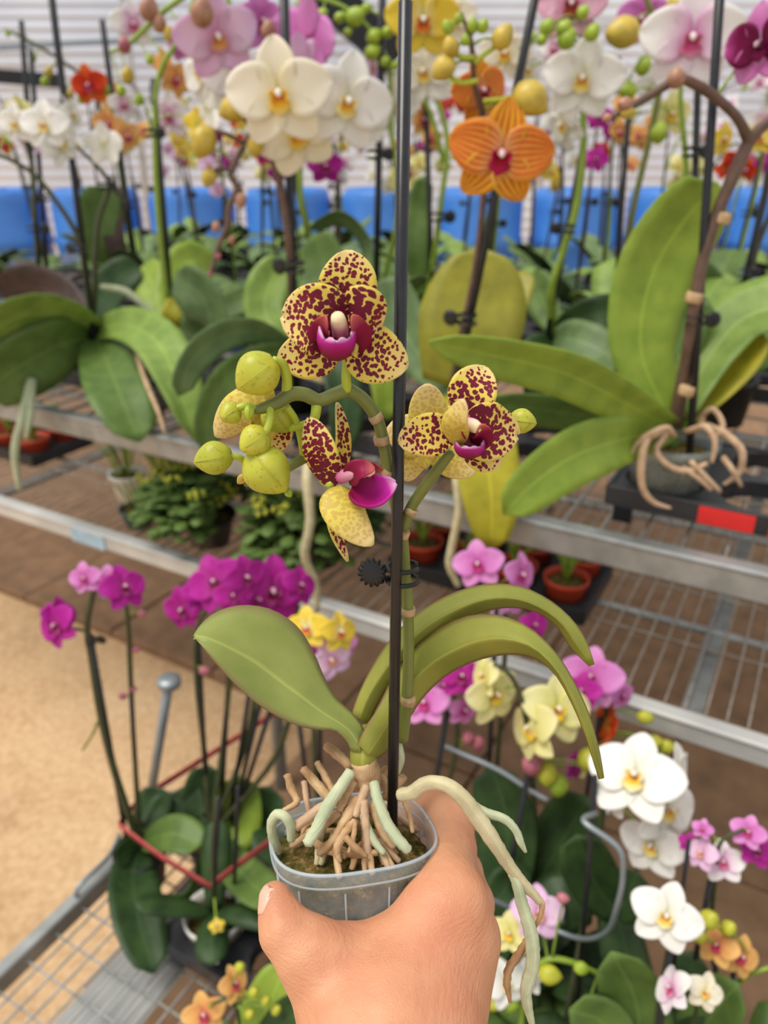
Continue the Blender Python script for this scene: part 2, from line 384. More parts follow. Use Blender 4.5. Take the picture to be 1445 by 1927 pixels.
ftype('blush', [(0, (236, 180, 214)), (.5, (240, 206, 232)), (1, (234, 190, 230))], [(0, (230, 160, 210)), (.5, (244, 216, 236)), (1, (232, 190, 230))], [(0, (230, 140, 40)), (.4, (240, 180, 90)), (.8, (226, 160, 190)), (1, (240, 220, 230))], [(0, (240, 200, 200)), (1, W2)])
ftype('pink', [(0, (214, 110, 180)), (.5, (226, 144, 208)), (1, (236, 176, 222))], [(0, (206, 90, 170)), (.5, (226, 140, 210)), (1, (234, 170, 224))], [(0, (180, 20, 90)), (.5, (200, 40, 130)), (1, (214, 90, 160))], [(0, (226, 150, 200)), (1, W1)])
ftype('purple', [(0, (176, 40, 140)), (.5, (186, 36, 150)), (1, (200, 60, 170))], [(0, (190, 60, 150)), (.5, (190, 34, 156)), (1, (204, 64, 176))], [(0, (120, 6, 60)), (.5, (150, 10, 90)), (1, (226, 120, 190))], [(0, (220, 150, 190)), (1, (244, 210, 226))])
ftype('whitepink', [(0, (226, 150, 200)), (.35, (246, 232, 240)), (1, W2)], [(0, (222, 120, 190)), (.3, (244, 214, 234)), (.6, W2), (1, W2)], [(0, (200, 60, 120)), (.5, (220, 100, 150)), (1, (244, 200, 220))], [(0, (240, 180, 200)), (1, W2)])
ftype('yellow', [(0, (206, 200, 60)), (.5, (240, 214, 76)), (1, (246, 226, 110))], [(0, (246, 240, 190)), (.4, (244, 216, 70)), (1, (246, 224, 90))], [(0, (200, 60, 20)), (.5, (236, 130, 40)), (1, (246, 220, 120))], [(0, (250, 240, 200)), (1, W2)])
ftype('lemon', [(0, (214, 210, 110)), (.5, (236, 230, 160)), (1, (240, 234, 180))], [(0, (226, 222, 120)), (.5, (240, 234, 166)), (1, (244, 238, 190))], [(0, (200, 80, 40)), (.4, (246, 206, 50)), (1, (246, 220, 90))], [(0, (244, 226, 120)), (1, W2)])
ftype('orange', [(0, (250, 214, 120)), (.5, (244, 186, 50)), (1, (244, 190, 70))], [(0, (250, 220, 160)), (.35, (244, 166, 72)), (.85, (242, 158, 60)), (1, (244, 190, 80))], [(0, (170, 12, 30)), (.5, (180, 14, 60)), (1, (206, 40, 110))], [(0, (200, 60, 110)), (.6, (244, 190, 200)), (1, W2)], (6, (206, 80, 28), .85), (9, (212, 74, 34), .75))
ftype('flame', [(0, (226, 160, 40)), (.5, (214, 84, 30)), (1, (226, 130, 40))], [(0, (190, 20, 20)), (.6, (214, 60, 26)), (1, (230, 120, 40))], [(0, (190, 30, 90)), (1, (214, 90, 130))], [(0, (230, 120, 160)), (1, W1)])
ftype('apricot', [(0, (226, 150, 90)), (.5, (240, 190, 110)), (1, (244, 206, 130))], [(0, (236, 130, 120)), (.4, (244, 186, 110)), (1, (244, 204, 130))], [(0, (200, 40, 80)), (1, (226, 90, 120))], [(0, (240, 170, 180)), (1, W1)])
ftype('wine', [(0, (236, 220, 232)), (.4, (206, 110, 180)), (1, (230, 170, 220))], [(0, (90, 4, 44)), (.55, (130, 12, 76)), (.8, (196, 80, 160)), (1, (236, 200, 228))], [(0, (80, 2, 40)), (1, (150, 20, 90))], [(0, (140, 40, 90)), (1, (236, 200, 220))])
ftype('speckle', [(0, (214, 120, 160)), (.5, (240, 210, 220)), (1, (240, 190, 210))], [(0, (200, 100, 150)), (.5, (240, 206, 220)), (1, (240, 190, 210))], [(0, (150, 50, 30)), (1, (160, 60, 50))], [(0, (230, 150, 180)), (1, W1)], (11, (170, 30, 90), .8), (17, (170, 30, 90), .8))

# ------------------------------------------------------------------ orchid flower template (unit width, faces +Z, up +Y)
def prof(t, a, b): return np.sin(np.pi*np.clip(t, 0, 1)**a)**b
def petal_pts(ang, L, W, a, b, z0=0, cup=.05, rec=.06, nu=11, nv=9, r0=.03, wave=0, twist=0):
    t = np.linspace(0, 1, nu); t = .5-.5*np.cos(math.pi*(t*.94+.03)); t = (t-t[0])/(t[-1]-t[0])
    s = np.linspace(-1, 1, nv); T, S = np.meshgrid(t, s, indexing='ij')
    w = W*(prof(T*.985+.012, a, b)); x = S*w; y = r0+L*T
    z = z0+cup*S**2*prof(T, 1, 1)*1.0-rec*T**2+.05*T*(1-T)*1.5+wave*np.sin(S*5+T*6)*T+twist*S*w
    c, d = math.cos(ang-math.pi/2), math.sin(ang-math.pi/2)
    return np.stack([x*c-y*d, x*d+y*c, z], -1)
R_ = math.radians
def lip_pieces(mb, m=0):
    t = np.linspace(0, 1, 9); s = np.linspace(-1, 1, 7); T, S = np.meshgrid(t, s, indexing='ij')
    w = .035+.075*np.sin(np.pi*T**1.6)**.8
    sheet(mb, np.stack([S*w, -.02-.17*T+.03*S**2, .03+.16*T-.12*T**2-.05*S**2*T+.03*S**2], -1), .006, m, m, True)
    for k in (-1, 1):
        w = .07*prof(T*.97+.02, .8, .7); sheet(mb, np.stack([k*(.03+.07*T+.0*S), -.045+.05*T+S*w*.9, .03+.13*T-.05*T**2+S*w*.3+.02*S**2], -1), .006, m, m, k < 0)
def column_piece(mb, m=0):
    tube(mb, [(0, .02, .0), (0, .03, .06), (0, .012, .115), (0, -.008, .135)], [.028, .03, .034, .02], 8, m, 7)
SPEC = [('sepal', R_(90), .46, .19, .8, .55, 0, .04, .03), ('sepal', R_(-128), .46, .19, .8, .55, -.004, .04, .03), ('sepal', R_(-52), .46, .19, .8, .55, -.004, .04, .03),
        ('petal', R_(10), .49, .255, .72, .5, .022, .03, .05), ('petal', R_(170), .49, .255, .72, .5, .022, .03, .05)]
TEMPL = {}
def templ(k):
    if k in TEMPL: return TEMPL[k]
    ft = FT[k]; out = []
    for i, (nm, ang, L, W, a, b, z0, cup, rec) in enumerate(SPEC):
        mb = MB(); sheet(mb, petal_pts(ang, L, W, a, b, z0, cup, rec, wave=.008), .006); out.append((nm, mb.mesh(nm+'_'+k, [ft[nm]])))
    mb = MB(); lip_pieces(mb); out.append(('lip', mb.mesh('lip_'+k, [ft['lip']])))
    mb = MB(); column_piece(mb); c = mb.mesh('column_'+k, [ft['column']])
    mb = MB()
    for nm, ang, L, W, a, b, z0, cup, rec in SPEC:
        sheet(mb, petal_pts(ang, L, W, a, b, z0, cup, rec, 7, 5), .006, 0 if nm == 'sepal' else 1, 0 if nm == 'sepal' else 1)
    lip_pieces(mb, 2); column_piece(mb, 3)
    one = mb.mesh('flower_'+k, [ft['sepal'], ft['petal'], ft['lip'], ft['column']])
    TEMPL[k] = (c, out, one); return TEMPL[k]
def facing(p, yaw=0, pitch=0, roll=0):
    n = n3(CAM-p); up = n3(np.array([0, 0, 1.])-n*n[2]); r = np.cross(up, n)
    m = Matrix((tuple(r), tuple(up), tuple(n))).transposed()
    return m @ Matrix.Rotation(R_(yaw), 3, 'Y') @ Matrix.Rotation(R_(-pitch), 3, 'X') @ Matrix.Rotation(R_(roll), 3, 'Z')
STEMS = {}; HEADS = {}
def flower_w(plant, p, size, k, yaw=0, pitch=0, roll=0, parts=True, sx=1.0):
    c, out, one = templ(k); HEADS.setdefault(plant.name, []).append((np.asarray(p, float), .0))
    rot = facing(np.asarray(p), yaw, pitch, roll)
    mtx = Matrix.Translation(Vector([float(q) for q in p])-plant.location) @ rot.to_4x4() @ Matrix.Diagonal((size*sx, size, size, 1))
    o = bpy.data.objects.new('flower', c if parts else one); col.objects.link(o); o.parent = plant; o.matrix_local = mtx
    if parts:
        for nm, me in out:
            q = bpy.data.objects.new(nm, me); col.objects.link(q); q.parent = o
    return o
def flower(plant, px, py, Y, spx, k, yaw=0, pitch=0, roll=0, parts=None, sx=1.0):
    p = V(px, py, Y); size = spx*depth(p)/F
    return flower_w(plant, p, size, k, yaw, pitch, roll, spx >= 45 if parts is None else parts, sx)

# ------------------------------------------------------------------ other plant pieces
def clip_mb(c, axis, r, side, mb=None, seg=28):
    """spring clip: two wire rings round stake and stem with a ribbed rosette at the side"""
    mb = mb or MB(); axis = n3(axis); side = n3(np.asarray(side)-axis*np.dot(side, axis)); f = np.cross(axis, side)
    for h in (-.55, .45):
        ring = [np.asarray(c)+axis*r*(h+.12*math.sin(a))+side*r*1.15*math.cos(a)+f*r*.95*math.sin(a) for a in np.linspace(.5, 5.9, 18)]
        tube(mb, ring, r*.17, 6)
    rc = np.asarray(c)-side*r*2.2+f*r*.2
    nrm = n3(f+.25*side)
    lathe(mb, rc, nrm, [(r*.25, -r*.15), (r*.95, -r*.2), (r*1.02, r*.12), (r*.72, r*.3), (r*.3, r*.12), (r*.12, r*.3)], seg, 0, 14, .3)
    tube(mb, [np.asarray(c)-side*r*.9-axis*r*.4, rc-axis*r*.3], r*.2, 6); tube(mb, [np.asarray(c)-side*r*.9+axis*r*.4, rc+axis*r*.3], r*.2, 6)
    return mb
def leaf_pts(ctr, hw, across, fold=.25, base=.45, nu=16, nv=7, tip=.55, peak=.62):
    c = spline(ctr, nu); t = np.linspace(0, 1, nu)
    w = hw*np.where(t < peak, base+(1-base)*np.sin(np.pi/2*t/peak), np.sqrt(np.clip(1-((t-peak)/(1-peak))**2, 0, 1))**tip)
    w[-1] = hw*.06
    T = np.gradient(c, axis=0); T /= np.linalg.norm(T, axis=1, keepdims=True)
    A = np.asarray(across, float)
    A = np.broadcast_to(A, c.shape) if A.ndim == 1 else spline(A, nu)
    A = A-T*np.sum(A*T, 1, keepdims=True); A /= np.linalg.norm(A, axis=1, keepdims=True)
    N = np.cross(T, A); s = np.linspace(-1, 1, nv)
    return c[:, None]+A[:, None]*(s[None, :, None]*w[:, None, None])+N[:, None]*((np.abs(s)**1.3)[None, :, None]*w[:, None, None]*fold)
def to_crown(plant, pts, tol):
    """a piece that starts low on the plant starts at its crown"""
    if 'cr' in plant:
        c = np.array(plant['cr'])
        if pts[0][2] < c[2]+.13 and np.linalg.norm(pts[0]-c) > tol: pts[0] = c+n3(pts[1]-c)*.004
    return pts
def leaf_px(plant, ctr, hwpx, mat, tw=0, fold=.2, base=.45, thick=.0018, name='leaf', peak=.62, Y=None, tip=.55):
    """leaf along pixels ctr=[(px,py,Y)..]; tw tilts its width out of the picture plane (degrees)"""
    pts = [V(q[0], q[1], q[2] if len(q) > 2 else Y) for q in ctr]
    pts = to_crown(plant, pts, .02)
    d = depth(pts[len(pts)//2]); A = []
    for i, q in enumerate(pts):
        T = n3(pts[min(i+1, len(pts)-1)]-pts[max(i-1, 0)]); vd = n3(q-CAM)
        im = n3(np.cross(T, vd)); A.append(im*math.cos(R_(tw))+vd*math.sin(R_(tw)))
    mb = MB(); sheet(mb, leaf_pts(pts, hwpx*d/F/max(.35, math.cos(R_(tw))), A, fold, base, peak=peak, tip=tip), thick)
    return part(plant, name, mb, M[mat])
def leaf_w(plant, base, az, L, hw, mat, rise=.6, droop=1.0, fold=.25):
    d = np.array([math.cos(az), math.sin(az), 0]); up = np.array([0, 0, 1.])
    pts = [base+d*L*x+up*L*(rise*x-droop*.55*x**2.2) for x in (0, .25, .5, .75, 1)]
    mb = MB(); sheet(mb, leaf_pts(pts, hw, np.cross(d, up), fold, nu=12, nv=5), .0018); return part(plant, 'leaf', mb, M[mat])
def path_px(pts, Y=None): return [V(q[0], q[1], q[2] if len(q) > 2 else Y) for q in pts]
def tube_px(plant, name, pts, rpx, mat, Y=None, seg=7, n=None, wob=0, label=None):
    c = path_px(pts, Y)
    if name == 'stem': c = to_crown(plant, c, .012)
    d = depth(c[len(c)//2]); r = [q*d/F for q in rpx] if hasattr(rpx, '__len__') else rpx*d/F
    mb = MB(); tube(mb, c, r, seg, 0, n or max(2, 5*(len(c)-1)), wob)
    if name == 'stem': STEMS.setdefault(plant.name, []).append(spline(c, 40))
    return part(plant, name, mb, M[mat], label=label)
def stake(plant, a, b, Y1, Y2, rpx=4.0):
    pa, pb = V(*a, Y1), V(*b, Y2); mb = MB()
    if 'pc' in plant:
        pc_ = np.array(plant['pc']); zb = pc_[2]-.03; q = pb+(pa-pb)*((zb-pb[2])/(pa[2]-pb[2])); h_ = (q-pc_)[:2]; m_ = plant['pr']*.62
        if np.linalg.norm(h_) > m_: h_ = h_/np.linalg.norm(h_)*m_
        pa = np.array([pc_[0]+h_[0], pc_[1]+h_[1], zb])
    r = rpx*depth((pa+pb)/2)/F
    tube(mb, [pa, pb], r, 8, 0, 2); return part(plant, 'stake', mb, M['stake'])
def clip(plant, px, py, Y, rpx=11, side=-1):
    p = V(px, py, Y); r = rpx*depth(p)/F
    return part(plant, 'stake_clip', clip_mb(p, (0, 0, 1), r, (side, -.2, 0)), M['black'])
def bud_at(plant, p, r, L, axis, mat):
    HEADS.setdefault(plant.name, []).append((np.asarray(p, float), r*.8))
    mb = MB(); lathe(mb, p, axis, bud_prof(r, L), 15, 0, 3, .12); return part(plant, 'bud', mb, M[mat])
def bud(plant, px, py, Y, rpx, mat='bud_green', ang=-90, el=1.25, pitch=0):
    p = V(px, py, Y); k = depth(p)/F
    ax = np.array([math.cos(R_(ang)), -math.sin(R_(pitch))-.25, math.sin(R_(ang))])
    return bud_at(plant, p, rpx*k, 2*rpx*k*el, ax, mat)
def pot(plant, c, rim, r, h, mat='black', sq=0, soil=True):
    """open pot with lip: c = axis point at rim height"""
    mb = MB(); b = r*.74
    lathe(mb, np.array([c[0], c[1], rim-h]), (0, 0, 1), [(b*.9, 0), (b, .002), (r*.97, h*.86), (r*1.05, h*.87), (r*1.07, h), (r*.99, h), (r*.92, h*.8), (b*.93, .006)], 28, 0, sq=sq)
    o = part(plant, 'pot', mb, M[mat])
    if soil:
        mb = MB(); pr = [(b*.9, .004), (r*.92, h*.8), (r*.7, h*.86), (r*.3, h*.9), (.002, h*.92)]
        lathe(mb, np.array([c[0], c[1], rim-h]), (0, 0, 1), [(q*.985, z) for q, z in pr], 24); part(plant, 'growing_medium', mb, M['soil'])
    return o

# ================================================================== the setting
mb = MB(); nx, ny = 60, 50
xs = np.linspace(-9, 9, nx); ys = np.linspace(-3, 11, ny); X, Y_ = np.meshgrid(xs, ys, indexing='ij')
Z = .012*np.sin(X*2.1+Y_*1.3)*np.sin(Y_*2.7-X*.8)-.012
mb.add(np.stack([X, Y_, Z], -1).reshape(-1, 3), grid_faces(nx, ny, 0, True)); struct('floor', mb, M['sand'], smooth=True)
# brown paving slabs under and beyond the bench
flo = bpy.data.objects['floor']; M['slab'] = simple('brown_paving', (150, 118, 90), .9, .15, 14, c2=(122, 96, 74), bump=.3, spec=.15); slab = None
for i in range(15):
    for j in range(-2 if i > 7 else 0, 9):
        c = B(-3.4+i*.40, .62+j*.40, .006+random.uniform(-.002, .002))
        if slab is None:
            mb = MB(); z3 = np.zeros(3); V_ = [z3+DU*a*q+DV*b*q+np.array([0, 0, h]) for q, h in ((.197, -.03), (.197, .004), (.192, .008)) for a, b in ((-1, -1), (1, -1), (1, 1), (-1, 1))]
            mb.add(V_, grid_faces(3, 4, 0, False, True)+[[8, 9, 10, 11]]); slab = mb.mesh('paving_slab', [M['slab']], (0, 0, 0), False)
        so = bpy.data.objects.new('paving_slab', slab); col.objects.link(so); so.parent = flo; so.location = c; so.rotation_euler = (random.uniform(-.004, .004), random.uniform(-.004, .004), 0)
# far wall of ribbed plastic sheeting: one band after another, each with its own fold
mb = MB(); zz = []; prof_w = []
nb = 46
for i in range(nb):
    z = i*.11; prof_w += [(z, 0), (z+.05, -.016), (z+.08, -.014), (z+.105, .0)]
V_ = []
for z, y in prof_w: V_ += [(-14, 9.5+y, z), (14, 9.5+y, z)]
mb.add(V_, [[2*i, 2*i+1, 2*i+3, 2*i+2] for i in range(len(prof_w)-1)]); wall = struct('wall_back', mb, M['wall'])
def beam(n, a, b, h, m='dark'):
    a, b = np.asarray(a), np.asarray(b); d = n3(b-a); up = n3(np.array([0, 0, 1.])-d*d[2]); mb = MB()
    bbox(mb, (a+b)/2, (b-a)/2, np.cross(d, up)*.04, up*h/2); return struct(n, mb, M[m])
beam('trim_1', V(560, -60, 8.5), V(760, 120, 8.9), .36)
beam('trim_2', V(-200, 128, 8.8), V(110, 152, 8.9), .13)
beam('trim_3', V(-300, 106, 9.1), V(420, 66, 9.1), .05, 'steel_grey')
beam('trim_4', V(380, 66, 9.1), V(1500, 40, 9.1), .05, 'galv_pale')
for k, (x, yy) in enumerate([(268, 7.5), (1020, 8.2), (1420, 7.0)]):
    t = V(x, 300, yy); mb = MB(); tube(mb, [(t[0], t[1], 0), (t[0], t[1], 4.6)], .03, 10, 0, 2); struct('trim_%d' % (5+k), mb, M['galv_pale'], smooth=True)

# ------------------------------------------------------------------ blue drums far behind
first = None
for i in range(13):
    x = -3.9+i*.65; y = 5.6
    t = thing('plastic_drum', 'blue plastic drum standing in the row before the far wall', 'drum', (x, y, 0), 'blue plastic drums in a row')
    if first is None:
        mb = MB(); R0 = .29
        lathe(mb, (x, y, 0), (0, 0, 1), [(R0*.9, 0), (R0, .03), (R0, .3), (R0*1.04, .32), (R0*1.04, .36), (R0, .38), (R0, .72), (R0*1.04, .74), (R0*1.04, .78), (R0, .8), (R0, 1.02), (R0*.94, 1.07), (R0*.9, 1.09), (R0*.86, 1.07), (.02, 1.07)], 28)
        b = part(t, 'body', mb, M['blue'])
        mb = MB(); lathe(mb, (x, y-.14, 1.07), (0, 0, 1), [(.04, 0), (.04, .03), (.01, .03)], 14); c = part(t, 'cap', mb, M['blue']); first = (b, c)
    else:
        for q in first:
            o = q.copy(); col.objects.link(o); o.parent = t; o.rotation_euler = (0, 0, random.uniform(0, .6))

# ------------------------------------------------------------------ two-tier bench
bench = thing('plant_bench', 'long two-tier galvanised bench with wire mesh shelves holding the orchids', 'bench', B(0, .6, 0))
U0, U1 = -2.6, 1.5
def railb(name, z, h, v, w, m, mat, u0=U0, u1=U1):
    mb = MB(); bbox(mb, B((u0+u1)/2, v, z-h/2), DU*(u1-u0)/2, DV*w, np.array([0, 0, h/2]), .25); 
    # rolled lip on the upper edge
    tube(mb, [B(u0, v-w, z-.002), B(u1, v-w, z-.002)], .0035, 8, 0, 2)
    return part(bench, name, mb, M[mat], smooth=False, label=m)
railb('rail', BENCH, .040, .012, .012, 'galvanised upper front rail', 'galv')
railb('rail', SHELF, .034, .012, .012, 'pale aluminium lower front rail', 'galv_pale')
railb('rail', BENCH, .040, 1.95, .012, None, 'galv'); railb('rail', SHELF, .034, 1.2, .012, None, 'galv_pale')
def meshpart(parent, name, o3, e1, e2, L1, L2, s1, s2, r, mat):
    """wire grid: wires along e1 every s2 and along e2 every s1"""
    mb = MB(); up = np.array([0, 0, 1.])
    for k in range(int(L2/s2)+1): box(mb, o3+e1*L1/2+e2*k*s2, e1*L1/2, e2*r, up*r)
    for k in range(int(L1/s1)+1): box(mb, o3+e2*L2/2+e1*k*s1+up*r*1.6, e2*L2/2, e1*r, up*r)
    return part(parent, name, mb, M[mat], smooth=False, kind='stuff')
meshpart(bench, 'wire_mesh', B(U0, .03, BENCH-.012), DU, DV, U1-U0, 1.9, .05, .10, .0016, 'galv')
meshpart(bench, 'wire_mesh', B(U0, .03, SHELF-.008), DU, DV, U1-U0, 1.16, .026, .16, .0013, 'wire')
for u, v in ((-.366, .168), (-2.2, .10), (1.25, .10), (-.31, 1.9), (-2.2, 1.9), (1.25, 1.9)):
    mb = MB(); tube(mb, [B(u, v, 0), B(u, v, BENCH-.02)], .0145, 14, 0, 2); part(bench, 'post', mb, M['steel_grey'])
for v, r in ((.25, .007), (.62, .008), (.95, .008)):
    mb = MB(); tube(mb, [B(U0, v, SHELF-.014), B(U1, v, SHELF-.014)], r, 8, 0, 2); part(bench, 'support_rod', mb, M['galv'])
for u in (-1.6, -1.0, -.31, .45, 1.25):
    mb = MB(); bbox(mb, B(u, .62, SHELF-.022), DV*.6, DU*.014, np.array([0, 0, .008])); part(bench, 'cross_bar', mb, M['galv'], smooth=False)
for u in (-1.6, -.31, .6):
    mb = MB(); bbox(mb, B(u, 1.0, BENCH-.03), DV*.95, DU*.014, np.array([0, 0, .012])); part(bench, 'cross_bar', mb, M['galv'], smooth=False)
mb = MB(); q = B(-.68, -.002, SHELF-.006); 
mb = MB(); bbox(mb, B(-.66, -.0015, SHELF-.017), DU*.045, DV*.0016, np.array([0, 0, .0165])); part(bench, 'tape', mb, simple('pale_blue_tape', (176, 206, 226), .5), smooth=False, label='pale blue tape stuck round the lower rail')

# ------------------------------------------------------------------ low trolley in front
cart = thing('plant_trolley', 'low galvanised mesh trolley under the bench crowded with small orchids', 'trolley', B(.4, -.55, 0))
CU = -.335
def bar(parent, name, a, b, w, h, mat, label=None):
    a, b = np.asarray(a), np.asarray(b); d = n3(b-a); s = n3(np.cross(d, (0, 0, 1.))); mb = MB()
    bbox(mb, (a+b)/2, (b-a)/2, s*w/2, np.array([0, 0, h/2]), .2); return part(parent, name, mb, M[mat], smooth=False, label=label)
bar(cart, 'rail', B(CU, -1.15, CART), B(CU, -.10, CART), .022, .035, 'galv'); bar(cart, 'rail', B(1.5, -1.15, CART), B(1.5, -.10, CART), .022, .035, 'galv')
bar(cart, 'rail', B(CU, -1.15, CART), B(1.5, -1.15, CART), .022, .035, 'galv'); bar(cart, 'rail', B(CU, -.10, CART), B(1.5, -.10, CART), .022, .035, 'galv')
meshpart(cart, 'wire_mesh', B(CU+.01, -1.14, CART), DU, DV, 1.82, 1.03, .026, .05, .0013, 'galv')
mb = MB(); prf = []
for k in range(25): prf.append(((k-12)*.0045, .006*(k % 2)))
V_ = []
for s in (-1.14, -.11):
    for x, z in prf: V_.append(B(CU+.16+x, s, CART-.018+z))
n = len(prf); mb.add(V_, [[j, j+1, n+j+1, n+j] for j in range(n-1)])
V2 = [v-np.array([0, 0, .002]) for v in V_]; mb.add(V2, [[j, n+j, n+j+1, j+1] for j in range(n-1)])
part(cart, 'corrugated_strip', mb, M['galv_pale'], smooth=False)
for u, v in ((CU, -1.12), (1.48, -1.12), (1.48, -.12), (CU+.0, -.12), (.5, -1.12)):
    mb = MB(); tube(mb, [B(u, v, 0), B(u, v, CART-.01)], .013, 10, 0, 2); part(cart, 'leg', mb, M['steel_grey'])
# upright corner strut with round flat cap, wire arms
sb = G(283, 1500, CART); st = V(318, 1284, sb[1]+.02)
mb = MB(); tube(mb, [sb, st], .0085, 10, 0, 2); o = part(cart, 'strut', mb, M['steel_grey'])
mb = MB(); lathe(mb, st, (0, 0, 1), [(.012, -.012), (.02, -.006), (.021, .004), (.017, .009), (.004, .01)], 18); part(cart, 'strut_cap', mb, M['steel_grey'])
bar(cart, 'bracket', B(CU, -.13, CART), sb, .014, .014, 'steel_grey'); hk = G(150, 1700, CART); mb = MB()
tube(mb, [hk, hk+np.array([0, .0, .03]), V(205, 1610, hk[1]+.06), V(225, 1570, hk[1]+.1)], .0035, 8, 0, 14); part(cart, 'hook', mb, M['steel_grey'])

# ------------------------------------------------------------------ carrying trays: plate with round pot holes, skirt, feet
def tray(label, c, nx, ny, cell, h, hr, e1, e2, mat='tray', group=None, red=False):
    """c = centre on the shelf; top plate at height h"""
    t = thing('carrying_tray', label, 'tray', c, group); up = np.array([0, 0, 1.]); mb = MB(); k = 16
    sqp = []
    for j in range(k):
        a = 2*math.pi*j/k+math.pi/4; q = max(abs(math.cos(a)), abs(math.sin(a))); sqp.append((math.cos(a)/q*cell/2, math.sin(a)/q*cell/2))
    for i in range(nx):
        for j in range(ny):
            o = c+e1*(i-(nx-1)/2)*cell+e2*(j-(ny-1)/2)*cell+up*h; V_ = []
            for rr, z in ((None, 0), (hr, 0), (hr, -.02), (hr-.003, -.02), (hr-.003, -.004)):
                for m in range(k):
                    a = 2*math.pi*m/k+math.pi/4
                    x, y = sqp[m] if rr is None else (rr*math.cos(a), rr*math.sin(a)); V_.append(o+e1*x+e2*y+up*z)
            mb.add(V_, grid_faces(4, k, 0, True, True))
    W_, D_ = nx*cell/2, ny*cell/2
    part(t, 'top_plate', mb, M[mat], smooth=False)
    for s, e, l, w in ((1, e2, D_, W_), (-1, e2, D_, W_), (1, e1, W_, D_), (-1, e1, W_, D_)):
        f = e1 if e is e2 else e2; mb = MB()
        bbox(mb, c+e*s*l+up*(h-.011), f*w, e*.003, up*.013); part(t, 'skirt', mb, M[mat], smooth=False)
    for sx in (-1, 1):
        for sy in (-1, 1):
            mb = MB(); bbox(mb, c+e1*sx*(W_-.02)+e2*sy*(D_-.012)+up*(h-.02)/2, up*(h-.02)/2, e1*.012, e2*.004); part(t, 'foot', mb, M[mat], smooth=False)
    return t

# ================================================================== the orchid held up in front
def zs(py): return .275+(py-5)/1540*.095
def H(px, py, off=0.): return P(px, py, zs(py)+off)
def Hs(pts): return [H(*q) for q in pts]
HP = thing('potted_orchid', 'small orchid with yellow maroon-spotted flowers in a clear pot held in the hand', 'orchid', P(655, 1800, .385))
def ht(name, pts, rpx, mat, seg=10, n=None, wob=0, label=None, m2=None):
    c = Hs(pts); d = zs(pts[len(pts)//2][1]); r = [q*d/F for q in rpx] if hasattr(rpx, '__len__') else rpx*d/F
    mb = MB(); tube(mb, c, r, seg, 0, n or 6*(len(c)-1)+1, wob); return part(HP, name, mb, M[mat], label=label)
# stake: slightly grooved black rod with specks
mb = MB(); tube(mb, [H(738, 1552), H(763, 4)], .0026, 14, 0, 2); stk = part(HP, 'stake', mb, M['stake'], label='shiny black plant stake')
# pot: rounded square, translucent, ribbed
axp = n3(np.array([0, SP, CP])*math.cos(R_(4))-np.array([0, CP, -SP])*math.sin(R_(4))+np.array([-.03, 0, 0]))
pc = P(661, 1562, .377); refp = np.array([math.cos(R_(14)), math.sin(R_(14)), 0])
seg = 96; Hh = .072
def potw(h): return .0300+.0082*(h/Hh)**.8
mb = MB()
pr = [(.020, 0), (.0275, .0008)]+[(potw(h), h) for h in np.linspace(.004, Hh-.009, 9)]+[(potw(Hh)+.0004, Hh-.008), (potw(Hh)+.0016, Hh-.007), (potw(Hh)+.0022, Hh-.0008), (potw(Hh)+.0018, Hh), (potw(Hh)+.0006, Hh), (potw(Hh)-.0002, Hh-.006)]+[(potw(h)-.0009, h) for h in np.linspace(Hh-.01, .005, 6)]+[(.019, .002)]
c0 = pc-axp*Hh; x = n3(refp-axp*np.dot(refp, axp)); y = np.cross(axp, x); V_ = []
for i, (r, h) in enumerate(pr):
    for j in range(seg):
        th = 2*math.pi*j/seg; q = (abs(math.cos(th))**2.9+abs(math.sin(th))**2.9)**(-1/2.9)
        rib = .0007 if (2 < i < 11 and j % 8 == 0) else 0
        V_.append(c0+axp*h+(r+rib)*q*(x*math.cos(th)+y*math.sin(th)))
mb.add(V_, grid_faces(len(pr), seg, 0, False, True)+[list(range(seg-1, -1, -1)), [(len(pr)-1)*seg+j for j in range(seg)]])
potO = part(HP, 'pot', mb, M['clear_pot'], label='ribbed translucent plastic pot')
for k in range(12):
    th = 2*math.pi*(k+.5)/12; q = (abs(math.cos(th))**2.9+abs(math.sin(th))**2.9)**(-1/2.9); mb = MB()
    tube(mb, [c0+axp*h+(potw(h)+.0004)*q*(x*math.cos(th)+y*math.sin(th)) for h in (.002, .02, .04, Hh-.010)], .0005, 6, 0, 8); part(potO, 'rib', mb, M['clear_rim'])
mb = MB(); rp = []
for th in np.linspace(0, 2*math.pi, 97)[:-1]:
    q = (abs(math.cos(th))**2.9+abs(math.sin(th))**2.9)**(-1/2.9); rp.append(pc+(potw(Hh)+.0012)*q*(x*math.cos(th)+y*math.sin(th)))
rp.append(rp[0]); tube(mb, rp, .0008, 6); tube(mb, [q-axp*.0062 for q in rp], .0005, 6); part(potO, 'rim', mb, M['clear_rim'])
mb = MB(); pr2 = [(.019, .004)]+[(potw(h)-.0016, h) for h in np.linspace(.006, Hh-.011, 8)]+[(potw(Hh)*k, Hh-.010+.006*(1-k)) for k in (.85, .65, .45, .25, .08)]
V_ = []
for i, (r, h) in enumerate(pr2):
    for j in range(64):
        th = 2*math.pi*j/64; q = (abs(math.cos(th))**2.9+abs(math.sin(th))**2.9)**(-1/2.9); e = random.uniform(-.0012, .0012)*(i > 7)
        V_.append(c0+axp*(h+e)+(r+e*.2)*q*(x*math.cos(th)+y*math.sin(th)))
mb.add(V_, grid_faces(len(pr2), 64, 0, False, True)+[list(range(63, -1, -1)), [(len(pr2)-1)*64+j for j in range(64)]]); part(HP, 'growing_medium', mb, M['soil'], label='mossy bark seen through the pot')

